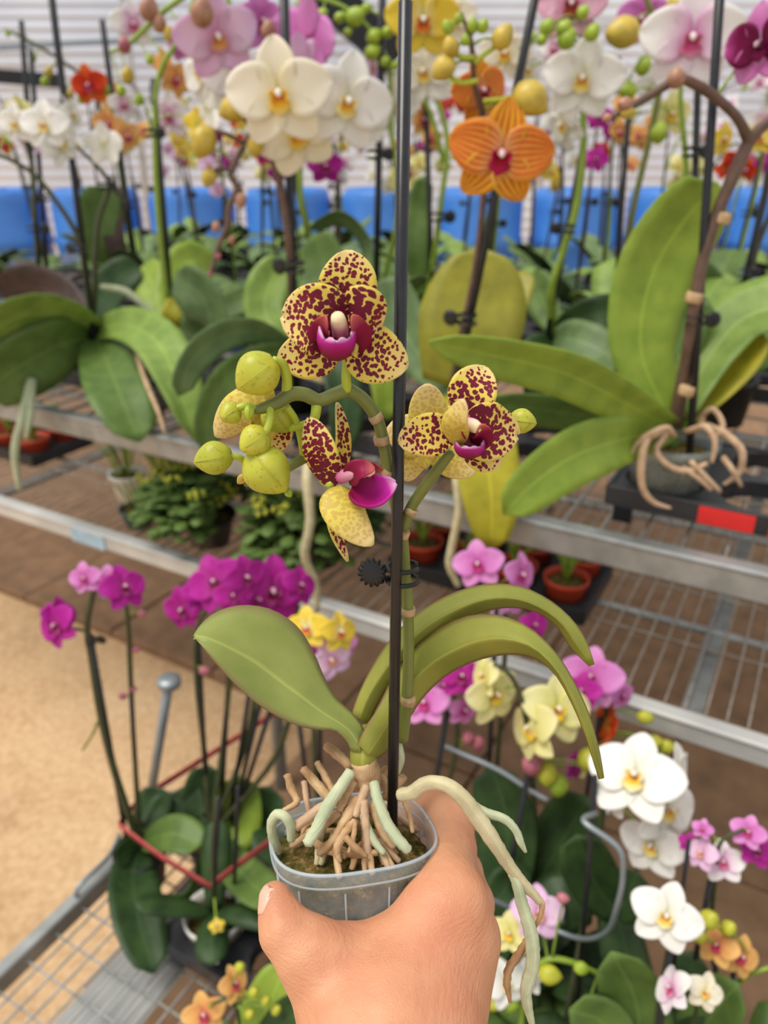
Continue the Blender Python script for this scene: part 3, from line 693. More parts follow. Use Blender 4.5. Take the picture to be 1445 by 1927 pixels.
# stem with nodes and dry bracts
ht('stem', [(757, 1392, .012), (766, 1310, .006), (769, 1230, .005), (767, 1140, .004), (762, 1070, .003), (756, 1000, .0), (742, 940, -.002), (728, 870, -.003), (714, 800, -.004), (700, 772, -.005), (680, 748, -.007), (655, 732, -.009)], [12.5, 12, 11.5, 11, 11, 11, 10.5, 11.5, 10.5, 11, 12, 12], 'stem', 12)
ht('stem', [(655, 732, -.009), (630, 742, -.010), (600, 753, -.011), (572, 742, -.013), (548, 742, -.015), (525, 756, -.017), (488, 770, -.018), (470, 772, -.018)], [13, 12.5, 12.5, 13.5, 13, 12, 10, 6], 'stem', 12)
ht('stem', [(757, 1000, .0), (772, 958, -.003), (800, 915, -.007), (826, 880, -.011), (848, 852, -.014)], [9, 10.5, 11, 10.5, 9], 'stem', 12, label='side branch of the flower stem')
ht('stem', [(735, 895, .002), (690, 884, .004), (640, 872, .004), (590, 858, .002), (548, 876, -.002), (520, 895, -.002), (480, 902, -.002), (462, 912, -.002)], [9, 9, 9, 9.5, 10, 9, 8, 6], 'stem', 10, label='side branch of the flower stem')
for (px, py, off, r, ang) in ((768, 1150, .004, 13, 90), (768, 1318, .005, 13.5, 90), (757, 1005, -.001, 13, 75), (773, 962, -.003, 12, 60), (708, 787, -.005, 13, 120), (718, 829, -.004, 14, 100), (731, 893, -.004, 12, 60)):
    d = zs(py)/F; a = R_(ang); ax = np.array([math.cos(a), 0, math.sin(a)]); mb = MB()
    lathe(mb, H(px, py, off), ax, [(r*d*.93, -r*d*.5), (r*d*1.05, -r*d*.45), (r*d*1.08, r*d*.3), (r*d*1.0, r*d*.62), (r*d*.9, r*d*.6)], 14); part(HP, 'bract', mb, M['bract'])
# clip
cc = H(752, 1078, -.001)
part(HP, 'stake_clip', clip_mb(cc+np.array([.0015, 0, 0]), n3(H(750, 1000)-H(753, 1150)), .0062, (1, 0, 0), None, 112), M['black'], label='black ribbed spring clip holding stem to stake')

# leaves given by upper edge, midrib and lower edge
def leaf3(ea, mid, eb, mat, thick=.0016, nu=30, nv=11):
    a, m, b = [spline(Hs(q), nu) for q in (ea, mid, eb)]
    s = np.linspace(0, 1, nv); pts = np.zeros((nu, nv, 3))
    for j, q in enumerate(s):
        if q <= .5: k = q*2; pts[:, j] = a*(1-k)+m*k
        else: k = q*2-1; pts[:, j] = m*(1-k)+b*k
        # soft roundness between rib and edge
    for i in range(nu):
        n = n3(np.cross(m[min(i+1, nu-1)]-m[max(i-1, 0)], b[i]-a[i]) if np.linalg.norm(b[i]-a[i]) > 1e-6 else (0, -1, 0))
        for j, q in enumerate(s): pts[i, j] -= n*np.linalg.norm(b[i]-a[i])*.025*math.sin(2*math.pi*q)**2
    mb = MB(); sheet(mb, pts, thick); return part(HP, 'leaf', mb, M[mat])
leaf3([(684, 1408, .000), (680, 1372, .002), (662, 1346, .006), (630, 1316, .012), (605, 1272, .017), (588, 1230, .02), (556, 1178, .022), (508, 1148, .022), (452, 1142, .02), (404, 1158, .016), (376, 1185, .008), (369, 1200, .002)],
      [(676, 1412, -.004), (668, 1392, -.004), (648, 1372, -.004), (606, 1346, -.002), (568, 1316, .000), (540, 1295, .001), (510, 1272, .002), (474, 1246, .001), (440, 1228, -.001), (410, 1214, -.003), (384, 1204, -.003), (369, 1201, 0)],
      [(664, 1410, -.002), (652, 1388, -.003), (632, 1376, -.006), (598, 1374, -.010), (560, 1366, -.012), (520, 1348, -.013), (480, 1322, -.013), (444, 1290, -.012), (414, 1258, -.010), (390, 1230, -.007), (374, 1209, -.003), (369, 1203, 0)], 'leaf_fore2')
leaf3([(672, 1400, -0.0060), (690, 1368, -0.0020), (712, 1330, 0.0073), (740, 1270, 0.0160), (776, 1222, 0.0180), (820, 1186, 0.0167), (876, 1160, 0.0111), (930, 1156, 0.0037), (990, 1176, -0.0042), (1042, 1222, -0.0115), (1082, 1284, -0.0150), (1112, 1352, -0.0160), (1130, 1420, -0.0160), (1137, 1464, -0.0160)],
      [(692, 1420, -0.0073), (712, 1390, -0.0007), (736, 1350, 0.0050), (768, 1294, 0.0090), (808, 1252, 0.0075), (852, 1225, 0.0027), (900, 1206, -0.0024), (950, 1202, -0.0096), (1000, 1216, -0.0168), (1042, 1254, -0.0225), (1076, 1312, -0.0250), (1102, 1372, -0.0250), (1120, 1428, -0.0230), (1131, 1466, -0.0180)],
      [(712, 1428, 0.0033), (734, 1408, 0.0070), (756, 1378, 0.0120), (790, 1322, 0.0190), (830, 1280, 0.0181), (868, 1256, 0.0146), (910, 1240, 0.0090), (962, 1232, 0.0016), (1008, 1240, -0.0063), (1044, 1270, -0.0136), (1076, 1326, -0.0170), (1100, 1384, -0.0180), (1116, 1434, -0.0180), (1126, 1466, -0.0170)], 'leaf_fore')
leaf3([(660, 1348, .018), (668, 1322, .018), (690, 1272, .020), (730, 1208, .024), (780, 1158, .026), (846, 1118, .026), (912, 1099, .024), (976, 1102, .022), (1030, 1126, .02), (1074, 1162, .018), (1102, 1202, .016), (1119, 1250, .014)],
      [(676, 1352, .010), (688, 1318, .010), (712, 1278, .012), (752, 1226, .014), (800, 1180, .016), (856, 1148, .016), (912, 1128, .015), (966, 1126, .013), (1014, 1142, .012), (1056, 1172, .011), (1086, 1214, .012), (1114, 1252, .014)],
      [(694, 1366, .012), (706, 1336, .014), (730, 1294, .018), (772, 1240, .022), (818, 1200, .024), (866, 1170, .024), (916, 1150, .022), (966, 1144, .02), (1012, 1154, .018), (1048, 1180, .017), (1072, 1218, .016), (1108, 1254, .014)], 'leaf_fore')
# sheath at the crown
mb = MB(); tube(mb, Hs([(682, 1440, .001), (683, 1418, .001), (684, 1396, .003), (690, 1368, .008)]), [.0056, .0064, .0054, .003], 14, 0, 12); part(HP, 'leaf_sheath', mb, M['leaf_fore'])
mb = MB(); tube(mb, Hs([(692, 1470, .003), (688, 1446, .001), (682, 1428, 0)]), [.0072, .0066, .0058], 12, 0, 8, .08); part(HP, 'root_crown', mb, M['root_tan'])

# roots
def root(pts, r, mat, wob=.07, seg=9): return ht('root', pts, r, mat, seg, None, wob)
GRN, TAN, CRM = 'root_green', 'root_tan', 'root_cream'
root([(660, 1452, -.006), (640, 1482, -.012), (615, 1520, -.016), (595, 1560, -.022), (578, 1588, -.026)], [10, 11, 12, 11, 10], GRN)
root([(703, 1472, -.008), (712, 1510, -.015), (732, 1556, -.020), (758, 1590, -.024), (768, 1600, -.024)], [9, 10, 11, 10.5, 9], GRN)
root([(548, 1580, -.012), (546, 1552, -.014), (536, 1536, -.014), (522, 1532, -.012), (512, 1545, -.010), (512, 1570, -.008), (520, 1592, -.006), (526, 1604, .0)], [8, 9, 9, 9, 9, 9, 8, 5], GRN)
root([(752, 1496, -.008), (775, 1492, -.012), (800, 1476, -.016), (830, 1474, -.020), (862, 1492, -.024), (896, 1535, -.026), (928, 1582, -.027), (960, 1632, -.027), (985, 1662, -.027), (1010, 1690, -.027), (1016, 1697, -.027)], [12, 14, 13, 13, 14, 15, 14, 12, 10, 9, 7], CRM)
root([(866, 1490, -.023), (880, 1508, -.022), (912, 1528, -.022), (950, 1542, -.022), (970, 1562, -.023), (980, 1586, -.024), (989, 1603, -.024)], [7, 8, 8.5, 8, 7.5, 7, 3], GRN)
root([(962, 1640, -.027), (972, 1660, -.028), (982, 1700, -.029), (994, 1738, -.031), (1002, 1780, -.033), (1000, 1825, -.034), (990, 1858, -.035), (992, 1890, -.036), (1002, 1930, -.037)], [8, 10, 11, 12.5, 12.5, 12, 11, 9, 5], GRN)
root([(1012, 1690, -.027), (1020, 1700, -.027), (1016, 1725, -.027), (1004, 1748, -.027)], [5, 5, 4.5, 3.5], TAN, .15)
root([(990, 1772, -.028), (976, 1796, -.027), (958, 1822, -.026), (954, 1850, -.026), (960, 1886, -.026)], [6, 7, 7.5, 7, 3], 'root_tan', .15)
rr = random.Random(3)
for pts, r in (([(612, 1402, .01), (635, 1420, .008), (658, 1442, .002)], [8, 10, 9]), ([(570, 1446, .004), (598, 1478, .0), (622, 1506, -.004)], [8, 9, 10]), ([(596, 1434, .008), (612, 1462, .004), (628, 1490, -.002)], [6, 7, 7]),
               ([(540, 1458, .006), (548, 1484, .004), (558, 1510, -.002), (536, 1524, -.006), (528, 1530, -.008)], [7, 8, 7, 5, 4]), ([(672, 1500, -.008), (652, 1540, -.014), (628, 1580, -.018), (600, 1606, -.020)], [9, 10, 9, 8]),
               ([(668, 1544, -.018), (648, 1570, -.022), (634, 1600, -.024), (640, 1622, -.026)], [6, 8, 8, 4]), ([(650, 1575, -.024), (672, 1598, -.026), (690, 1612, -.026)], [6, 7, 4]), ([(684, 1506, -.010), (688, 1556, -.016), (692, 1600, -.020), (694, 1620, -.022)], [8, 8.5, 8, 6]),
               ([(668, 1548, -.02), (664, 1580, -.024), (656, 1604, -.026)], [4, 5, 3]), ([(700, 1512, -.006), (716, 1560, -.012), (740, 1594, -.016)], [7, 8, 7]), ([(642, 1500, -.004), (598, 1526, -.010), (556, 1556, -.012)], [9, 10, 9]),
               ([(640, 1530, -.010), (600, 1560, -.014), (580, 1578, -.016)], [7, 8, 6]), ([(572, 1470, .004), (576, 1500, .0), (582, 1532, -.004)], [6, 6, 5]), ([(760, 1462, .014), (744, 1480, .008), (722, 1500, .004)], [8, 9, 8]), ([(730, 1446, .012), (716, 1462, .008), (704, 1480, .004)], [8, 9, 7]),
               ([(760, 1508, .0), (772, 1540, -.004), (776, 1566, -.008)], [4, 5, 4]), ([(664, 1470, -.004), (650, 1500, -.008), (640, 1524, -.010)], [9, 9, 8]), ([(690, 1480, -.004), (676, 1510, -.010), (668, 1536, -.014)], [9, 9, 7]),
               ([(620, 1590, -.018), (660, 1606, -.02), (710, 1604, -.02)], [7, 8, 6]), ([(580, 1560, -.012), (600, 1590, -.016), (650, 1612, -.022)], [7, 8, 6]), ([(700, 1450, .004), (722, 1470, .004), (740, 1520, .002)], [8, 8, 7])):
    root(pts, r, TAN if rr.random() < .8 else 'root_pale', .13)
rr2 = random.Random(5)
for k in range(26):
    a = rr2.uniform(0, 6.28); q0 = rr2.uniform(.1, .5); q1 = rr2.uniform(.6, .92); a1 = a+rr2.uniform(-.5, .5); r0, r1 = potw(Hh)*q0, potw(Hh)*q1
    A0 = pc+axp*rr2.uniform(0, .008)+r0*(x*math.cos(a)+y*math.sin(a)); A1 = pc-axp*.006+r1*(x*math.cos(a1)+y*math.sin(a1)); Am = (A0+A1)/2+axp*.003
    mb = MB(); tube(mb, [A0, Am, A1], [.0014, .0019, .0014], 7, 0, 9, .14); part(HP, 'root', mb, M[rr2.choice([TAN, TAN, 'root_pale', CRM])])
root([(680, 1530, -.012), (702, 1580, -.018), (722, 1606, -.022)], [7, 8, 6], GRN); root([(752, 1400, .014), (756, 1430, .012), (748, 1456, .010)], [5, 6, 5], GRN)

# flowers: petals drawn one by one between throat and tip
def fpet(fl, name, b, m, tp, hw, mats=('spot', 'spotb'), cup=.12, a=.8, bb=.6, tw=0, nu=18, nv=13, flip=False, wave=0, thick=.0009, roll=None):
    c = spline([H(*b), H(*m), H(*tp)], nu)
    T = np.gradient(c, axis=0); T /= np.linalg.norm(T, axis=1, keepdims=True)
    A = []
    for i in range(nu):
        vd = n3(c[i]-CAM); im = n3(np.cross(T[i], vd)); an = R_(tw); A.append(im*math.cos(an)+vd*math.sin(an))
    A = np.array(A); A -= T*np.sum(A*T, 1, keepdims=True); A /= np.linalg.norm(A, axis=1, keepdims=True)
    N = np.cross(A, T); t = np.linspace(0, 1, nu); s = np.linspace(-1, 1, nv)
    w = hw*zs(m[1])/F*prof(t*.98+.015, a, bb)
    pts = c[:, None]+A[:, None]*(s[None, :, None]*w[:, None, None])-N[:, None]*((s**2)[None, :, None]*w[:, None, None]*cup)
    if wave: pts += N[:, None]*(np.sin(s[None, :]*4+t[:, None]*7)*t[:, None]*wave)[..., None]
    mb = MB(); sheet(mb, pts, thick, 0, 1, not flip); return part(fl, name, mb, [M[mats[0]], M[mats[1]]])
def col_mb(pts, r):
    mb = MB(); tube(mb, Hs(pts), [q*.3/F for q in r], 12, 0, 12); return mb
def lip_sheet(fl, name, c3, ws, mats, A=None, cup=.5, thick=.0007, flip=False, tw=0, a=.7, bb=.6):
    pass
# --- flower A, facing the viewer
zA = -.018
fa = part(HP, 'flower', col_mb([(642, 640, zA-.001), (640, 622, zA-.006), (637, 604, zA-.012), (635, 596, zA-.014)], [15, 15, 15, 12]), M['column'], label='open flower with magenta lip facing forward')
fpet(fa, 'sepal', (645, 590, zA+.004), (655, 530, zA+.004), (656, 470, zA+.006), 52, cup=.1, a=.9, bb=.55)
fpet(fa, 'sepal', (630, 640, zA+.003), (585, 665, zA+.003), (521, 676, zA+.006), 46, cup=.06, a=.85, bb=.6, tw=0)
fpet(fa, 'sepal', (655, 645, zA+.003), (705, 668, zA), (768, 690, zA+.002), 52, cup=.06, a=.85, bb=.6)
fpet(fa, 'petal', (640, 625, zA-.002), (590, 600, zA-.006), (530, 592, zA-.002), 62, ('spoth', 'spotb'), cup=.10, a=.75, bb=.5, wave=.0004)
fpet(fa, 'petal', (648, 604, zA-.001), (682, 606, zA-.005), (712, 622, zA+.001), 62, ('spoth', 'spotb'), cup=.06, a=.75, bb=.5, tw=-6, wave=.0004)
def scoop(fl, c, w, h, dpt, mat, zc, label=None, flip=False, lobes=0):
    """bowl-shaped middle lobe: c = (px,py) of the mouth centre"""
    nu, nv = 13, 15; pts = np.zeros((nu, nv, 3))
    for i, t in enumerate(np.linspace(0, 1, nu)):
        for j, s in enumerate(np.linspace(-1, 1, nv)):
            x = c[0]+w*s*math.sin(math.pi*(.18+.5*t))**.6; y = c[1]+h*(1-t)*(1-.25*s*s)-h*.55*(abs(s)**3)*t+(.12*h*math.cos(s*9) if t == 1 else 0)
            pts[i, j] = H(x, y, zc-dpt*math.sin(math.pi*.5*t)*(1-.7*s*s)-.001)
    mb = MB(); sheet(mb, pts, .0007, 0, 0, flip); return part(fl, 'lip', mb, M[mat], label=label)
def lobe(fl, b, m, tp, hw, mat, tw, cup=.3, flip=False): return fpet(fl, 'lip_lobe', b, m, tp, hw, (mat, mat), cup, .75, .55, tw, 12, 9, flip, 0, .0006)
lobe(fa, (628, 655, zA-.002), (604, 632, zA-.008), (612, 596, zA-.014), 22, 'lip_deep', 40)
lobe(fa, (652, 655, zA-.002), (676, 634, zA-.008), (664, 594, zA-.014), 22, 'lip_deep', -40)
scoop(fa, (633, 640), 37, 40, .013, 'lip_mag', zA-.007, 'magenta lip')
ht('pedicel', [(653, 735, -.010), (651, 705, -.012), (652, 682, -.012), (648, 640, -.014)], [9.5, 8.5, 7.5, 6], 'pedicel')
# --- flower B, seen from the side, lip to the right
zB = -.022
fb = part(HP, 'flower', col_mb([(640, 900, zB), (662, 890, zB-.004), (690, 884, zB-.006), (700, 888, zB-.006)], [12, 14, 15, 11]), M['column'], label='open flower seen from the side with pink lip')
fpet(fb, 'sepal', (626, 918, zB+.002), (598, 850, zB), (580, 785, zB+.004), 36, ('spoth', 'spotb'), cup=-.15, a=.95, bb=.55, tw=35)
fpet(fb, 'petal', (634, 908, zB+.008), (645, 830, zB+.014), (636, 757, zB+.016), 21, ('spoth', 'spotb'), cup=.2, a=.75, bb=.6, tw=-50)
fpet(fb, 'petal', (632, 915, zB-.004), (655, 965, zB-.012), (702, 1026, zB-.014), 40, ('spotb', 'spotb'), cup=-.3, a=.7, bb=.55, tw=25)
fpet(fb, 'sepal', (628, 915, zB+.004), (628, 985, zB+.006), (656, 1056, zB+.010), 17, cup=.1, a=.8, bb=.6, tw=55)
fpet(fb, 'sepal', (632, 905, zB+.012), (610, 880, zB+.018), (588, 830, zB+.02), 22, cup=.1, a=.8, bb=.6, tw=20)
lobe(fb, (655, 905, zB-.004), (676, 884, zB-.010), (705, 880, zB-.010), 20, 'lip_deep', 30)
lobe(fb, (660, 905, zB+.002), (690, 880, zB+.004), (720, 886, zB+.004), 14, 'lip_deep', -40)
fpet(fb, 'lip', (662, 915, zB-.004), (705, 926, zB-.005), (744, 908, zB-.006), 34, ('lip_mag', 'lip_mag'), cup=.5, a=.62, bb=.6, tw=22)
ht('pedicel', [(590, 858, .002), (596, 880, -.005), (610, 905, -.014), (625, 912, -.020)], [8, 8, 8, 8], 'pedicel')
# --- flower C, right, turned to the right
zC = -.020
fc = part(HP, 'flower', col_mb([(872, 800, zC), (882, 798, zC-.006), (896, 804, zC-.011), (900, 808, zC-.012)], [12, 13, 13, 10]), M['column'], label='open flower on the side branch turned aside')
fpet(fc, 'sepal', (868, 785, zC+.002), (890, 735, zC+.003), (915, 690, zC+.008), 43, cup=.12, a=.95, bb=.55)
fpet(fc, 'sepal', (858, 815, zC+.004), (810, 818, zC+.002), (749, 832, zC+.008), 39, cup=.08, a=.9, bb=.55)
fpet(fc, 'sepal', (880, 830, zC+.003), (912, 858, zC), (944, 872, zC+.002), 30, cup=.1, a=.8, bb=.5)
fpet(fc, 'petal', (872, 790, zC-.002), (918, 812, zC-.003), (975, 822, zC+.002), 52, ('spoth', 'spotb'), cup=.1, a=.85, bb=.5, wave=.0006)
fpet(fc, 'petal', (858, 838, zC-.006), (854, 795, zC-.016), (872, 752, zC-.020), 26, ('spotb', 'spotb'), cup=-.25, a=.8, bb=.5, tw=40)
lobe(fc, (868, 832, zC-.004), (862, 812, zC-.010), (868, 788, zC-.016), 14, 'lip_deep', 55); lobe(fc, (892, 836, zC-.004), (908, 824, zC-.008), (906, 800, zC-.014), 18, 'lip_deep', -25)
scoop(fc, (884, 842), 30, 22, .011, 'lip_mag', zC-.004, 'magenta lip')
# --- flower D, pale back view behind the stake
zD = .018
fd = part(HP, 'flower', col_mb([(812, 835, zD), (825, 850, zD-.004), (838, 862, zD-.010)], [8, 8, 7]), M['pedicel'], label='open flower seen from its pale back')
for nm, m_, tp, hw, aa, off in (('sepal', (806, 780, zD), (804, 722, zD), 40, .95, 0), ('sepal', (775, 866, zD), (765, 906, zD+.002), 34, .8, 0), ('sepal', (850, 872, zD), (895, 888, zD), 30, .8, 0), ('petal', (766, 818, zD), (727, 808, zD+.004), 44, .8, 0), ('petal', (850, 800, zD+.004), (890, 790, zD+.006), 42, .8, 0)):
    fpet(fd, nm, (812, 838, zD), m_, tp, hw, ('spotb', 'spot'), cup=-.12, a=aa, bb=.5)
# --- flower E, half open, seen from behind among the buds
zE = .004
fe = part(HP, 'flower', col_mb([(500, 775, zE-.004), (512, 770, zE-.008), (520, 762, zE-.012)], [8, 8, 8]), M['pedicel'], label='open flower seen from behind among the buds')
fpet(fe, 'sepal', (505, 772, zE-.004), (462, 770, zE-.008), (405, 822, zE), 40, ('spotb', 'spot'), cup=-.3, a=.8, bb=.5)
fpet(fe, 'sepal', (508, 768, zE), (485, 745, zE-.002), (455, 745, zE+.004), 30, ('spotb', 'spot'), cup=-.2, a=.8, bb=.5)
fpet(fe, 'petal', (505, 775, zE+.006), (465, 752, zE+.01), (437, 738, zE+.012), 22, ('spot', 'spotb'), a=.8, bb=.5)
fpet(fe, 'petal', (510, 780, zE+.008), (528, 815, zE+.012), (520, 850, zE+.012), 24, ('spot', 'spotb'), a=.8, bb=.5)
fpet(fe, 'sepal', (512, 775, zE), (490, 805, zE+.004), (470, 842, zE+.004), 34, ('spotb', 'spot'), cup=-.2, a=.8, bb=.5)
# buds
def hbud(px, py, off, r, el, dx, dy, dz=0, mat='bud'):
    p = H(px, py, off); k = zs(py)/F; ax = n3(P(px+dx, py+dy, zs(py)+off+dz*k)-p); L = 2*r*k*el
    mb = MB(); lathe(mb, p, ax, bud_prof(r*k, L, 15), 24, 0, 3, .13)
    # raised seam between the closed sepals
    f = n3(CAM-p); side = n3(f-ax*np.dot(f, ax)); pr = bud_prof(r*k*1.02, L, 15)
    tube(mb, [p+ax*h+side*rr_*1.03 for rr_, h in pr[2:-1]], .0002, 5)
    return part(HP, 'bud', mb, M[mat])
hbud(482, 706, -.022, 39, 1.06, -40, 30); hbud(400, 863, -.016, 30, 1.15, -40, 8); hbud(506, 888, -.022, 42, 1.12, 34, 40, -10); hbud(477, 831, -.024, 28, 1.05, -30, 20, -20)
hbud(432, 778, -.020, 20, 1.05, -20, 14, -30); hbud(524, 786, -.006, 30, 1.1, 20, 26); hbud(984, 793, -.004, 23, 1.12, 40, 6); hbud(455, 902, -.003, 9, 1.3, -14, 14, 0, 'bud_yellow')
hbud(468, 776, -.022, 9, 1.5, -4, 30, 0, 'bud_green'); hbud(543, 928, -.022, 7, 1.2, 6, 8, 0, 'bud_green')
for pts, r in (([(540, 738, -.015), (539, 708, -.017), (530, 684, -.019), (514, 678, -.021)], [10, 9, 9, 8]), ([(508, 762, -.018), (508, 790, -.021), (500, 812, -.023), (492, 822, -.024)], [7, 7, 7, 6]), ([(480, 770, -.018), (462, 764, -.019), (446, 768, -.020)], [8, 7, 6]),
               ([(466, 880, -.010), (452, 862, -.014), (428, 858, -.016)], [6, 6, 5]), ([(597, 755, -.011), (590, 790, -.012), (572, 800, -.010), (545, 806, -.008)], [10, 9, 8, 7]), ([(540, 765, -.014), (556, 790, -.01), (566, 830, -.004), (570, 858, 0)], [6, 6, 6, 6]),
               ([(510, 885, -.014), (480, 868, -.012), (462, 880, -.008)], [6, 6, 5]), ([(900, 810, -.008), (945, 782, -.006), (966, 786, -.004)], [5, 5.5, 6])):
    ht('pedicel', pts, r, 'pedicel')
# bird-lime fleck on the left leaf
mb = MB(); lathe(mb, H(498, 1186, .0175), n3(CAM-H(498, 1186, .0175)), [(.0009, -.0002), (.0011, .0002), (.0004, .0005)], 10); part(HP, 'white_fleck', mb, M['white_pot'])

# ================================================================== the hand
def surface_nets(Fv, o, h):
    ins = Fv < 0; nx, ny, nz = Fv.shape; c = (nx-1, ny-1, nz-1); acc = np.zeros(c+(3,)); cnt = np.zeros(c)
    cs = [(i, j, k) for i in (0, 1) for j in (0, 1) for k in (0, 1)]
    def S(A, q): return A[q[0]:q[0]+nx-1, q[1]:q[1]+ny-1, q[2]:q[2]+nz-1]
    for a in cs:
        for ax in range(3):
            if a[ax] == 0:
                b = list(a); b[ax] = 1; fa_, fb_ = S(Fv, a), S(Fv, b); m = S(ins, a) != S(ins, b)
                t = np.where(m, fa_/np.where(m, fa_-fb_, 1), 0)
                for d in range(3): acc[..., d] += np.where(m, a[d]+(t if d == ax else 0), 0)
                cnt += m
    act = cnt > 0; idx = -np.ones(c, int); idx[act] = np.arange(act.sum())
    I = np.argwhere(act); Vv = (I+acc[act]/cnt[act][:, None])*h+o; faces = []
    for ax in range(3):
        a0 = [slice(None)]*3; a1 = [slice(None)]*3; a0[ax] = slice(0, -1); a1[ax] = slice(1, None)
        cr = ins[tuple(a0)] != ins[tuple(a1)]; s = ins[tuple(a0)]; e1, e2 = [(1, 2), (2, 0), (0, 1)][ax]
        E = np.argwhere(cr)
        for e in E:
            if e[e1] < 1 or e[e2] < 1 or e[e1] > c[e1]-1 or e[e2] > c[e2]-1: continue
            q = []
            for d1, d2 in ((-1, -1), (0, -1), (0, 0), (-1, 0)):
                p = e.copy(); p[e1] += d1; p[e2] += d2; q.append(int(idx[tuple(p)]))
            faces.append(q if s[tuple(e)] else q[::-1])
    return Vv, faces
def hp(px, py, z): return np.array([(px-722.5)/F*z, (963.5-py)/F*z, z])
CHAINS = [  # (points (px,py,depth,radius px)), blend
    # forearm and wrist
    ([(690, 2250, .262, 92), (684, 2080, .285, 78), (668, 1960, .306, 72)], .012), ([(790, 2250, .262, 92), (800, 2080, .288, 80), (814, 1960, .312, 76)], .012), ([(740, 2250, .258, 110), (740, 2050, .288, 104), (738, 1940, .308, 100)], .012),
    # back of the hand
    ([(668, 1960, .306, 72), (712, 1870, .322, 78), (760, 1800, .335, 72), (820, 1718, .345, 64)], .014), ([(740, 1950, .308, 92), (790, 1850, .327, 84), (850, 1760, .345, 70)], .014), ([(812, 1960, .314, 74), (850, 1870, .335, 64), (874, 1800, .352, 55)], .014), ([(820, 1960, .325, 64), (858, 1890, .35, 58), (866, 1840, .366, 52)], .014),
    # thumb ball and web
    ([(660, 1960, .308, 70), (630, 1880, .320, 74), (594, 1806, .324, 64)], .012), ([(602, 1810, .325, 58), (648, 1804, .333, 60), (700, 1802, .336, 60), (752, 1790, .338, 62)], .008),
    # thumb
    ([(594, 1808, .324, 60), (564, 1776, .325, 53), (537, 1751, .326, 47)], .006), ([(537, 1751, .326, 47), (525, 1718, .330, 36), (517, 1688, .333, 29)], .004),
    # index
    ([(822, 1712, .345, 66), (838, 1670, .354, 58)], .008), ([(838, 1670, .354, 55), (846, 1600, .378, 49), (846, 1545, .396, 44)], .006), ([(846, 1545, .396, 42), (810, 1520, .425, 36), (760, 1530, .438, 33)], .005), ([(760, 1530, .438, 31), (715, 1545, .441, 29), (690, 1555, .439, 25)], .004),
    # knuckles
    ([(866, 1692, .344, 44), (868, 1700, .344, 44)], .010), ([(896, 1756, .348, 34), (896, 1762, .348, 34)], .010),
    # middle, ring, little: wrapped behind the pot
    ([(856, 1756, .348, 66), (880, 1760, .356, 52), (884, 1700, .388, 44), (866, 1640, .412, 40)], .006), ([(866, 1640, .412, 38), (810, 1615, .438, 35), (740, 1620, .444, 32), (690, 1630, .44, 27)], .004),
    ([(870, 1810, .354, 54), (880, 1790, .376, 44), (876, 1730, .404, 40), (850, 1690, .424, 37)], .006), ([(850, 1690, .424, 36), (790, 1680, .442, 33), (730, 1690, .446, 30), (690, 1700, .442, 26)], .004),
    ([(866, 1840, .366, 52), (868, 1830, .386, 42), (858, 1784, .412, 36), (830, 1755, .428, 33)], .006), ([(830, 1755, .428, 32), (780, 1750, .442, 29), (735, 1760, .444, 25)], .004)]
hstep = .0015; lo = np.array([-.075, -.335, .225]); hi = np.array([.075, -.135, .475])
N_ = ((hi-lo)/hstep).astype(int); gx, gy, gz = np.meshgrid(*[lo[i]+hstep*np.arange(N_[i]) for i in range(3)], indexing='ij')
Gp = np.stack([gx, gy, gz], -1).astype(np.float32); D = None
for ch, kb in CHAINS:
    dch = None
    for p, q in zip(ch[:-1], ch[1:]):
        a, b = hp(*p[:3]), hp(*q[:3]); ra, rb = p[3]*p[2]/F, q[3]*q[2]/F; ab = (b-a).astype(np.float32)
        t = np.clip(((Gp-a.astype(np.float32))@ab)/float(ab@ab), 0, 1)
        d = np.sqrt(np.maximum(((Gp-a.astype(np.float32)-t[..., None]*ab)**2).sum(-1), 1e-12))-(ra+(rb-ra)*t)
        dch = d if dch is None else np.minimum(dch, d)-np.maximum(.003-np.abs(dch-d), 0)**2/(4*.003)
    D = dch if D is None else np.minimum(D, dch)-np.maximum(kb-np.abs(D-dch), 0)**2/(4*kb)
# the palm and fingers press against the pot instead of running into it
c_cam = np.stack([Gp[..., 0], Gp[..., 1]*SP+Gp[..., 2]*CP, Gp[..., 1]*CP-Gp[..., 2]*SP], -1)+CAM      # world coordinates
rel = c_cam-c0; hh = rel@axp; lx = rel@x; ly = rel@y
rq = (np.abs(lx)**2.9+np.abs(ly)**2.9)**(1/2.9); dp = np.maximum(rq-(potw(np.clip(hh, 0, Hh))+.0006), np.maximum(-hh, hh-Hh-.004))
D = np.maximum(D, -dp)
D = (D+np.roll(D, 1, 0)+np.roll(D, -1, 0)+np.roll(D, 1, 1)+np.roll(D, -1, 1)+np.roll(D, 1, 2)+np.roll(D, -1, 2))/7
Vh, Fh = surface_nets(D, lo, hstep)
Vw = np.stack([Vh[:, 0], Vh[:, 1]*SP+Vh[:, 2]*CP, Vh[:, 1]*CP-Vh[:, 2]*SP], -1)+CAM
mb = MB(); mb.add(Vw, Fh)
hand = solo('hand', mb, M['skin'], 'right hand gripping the clear pot from below, back of hand towards the viewer', 'hand', P(740, 2250, .27))
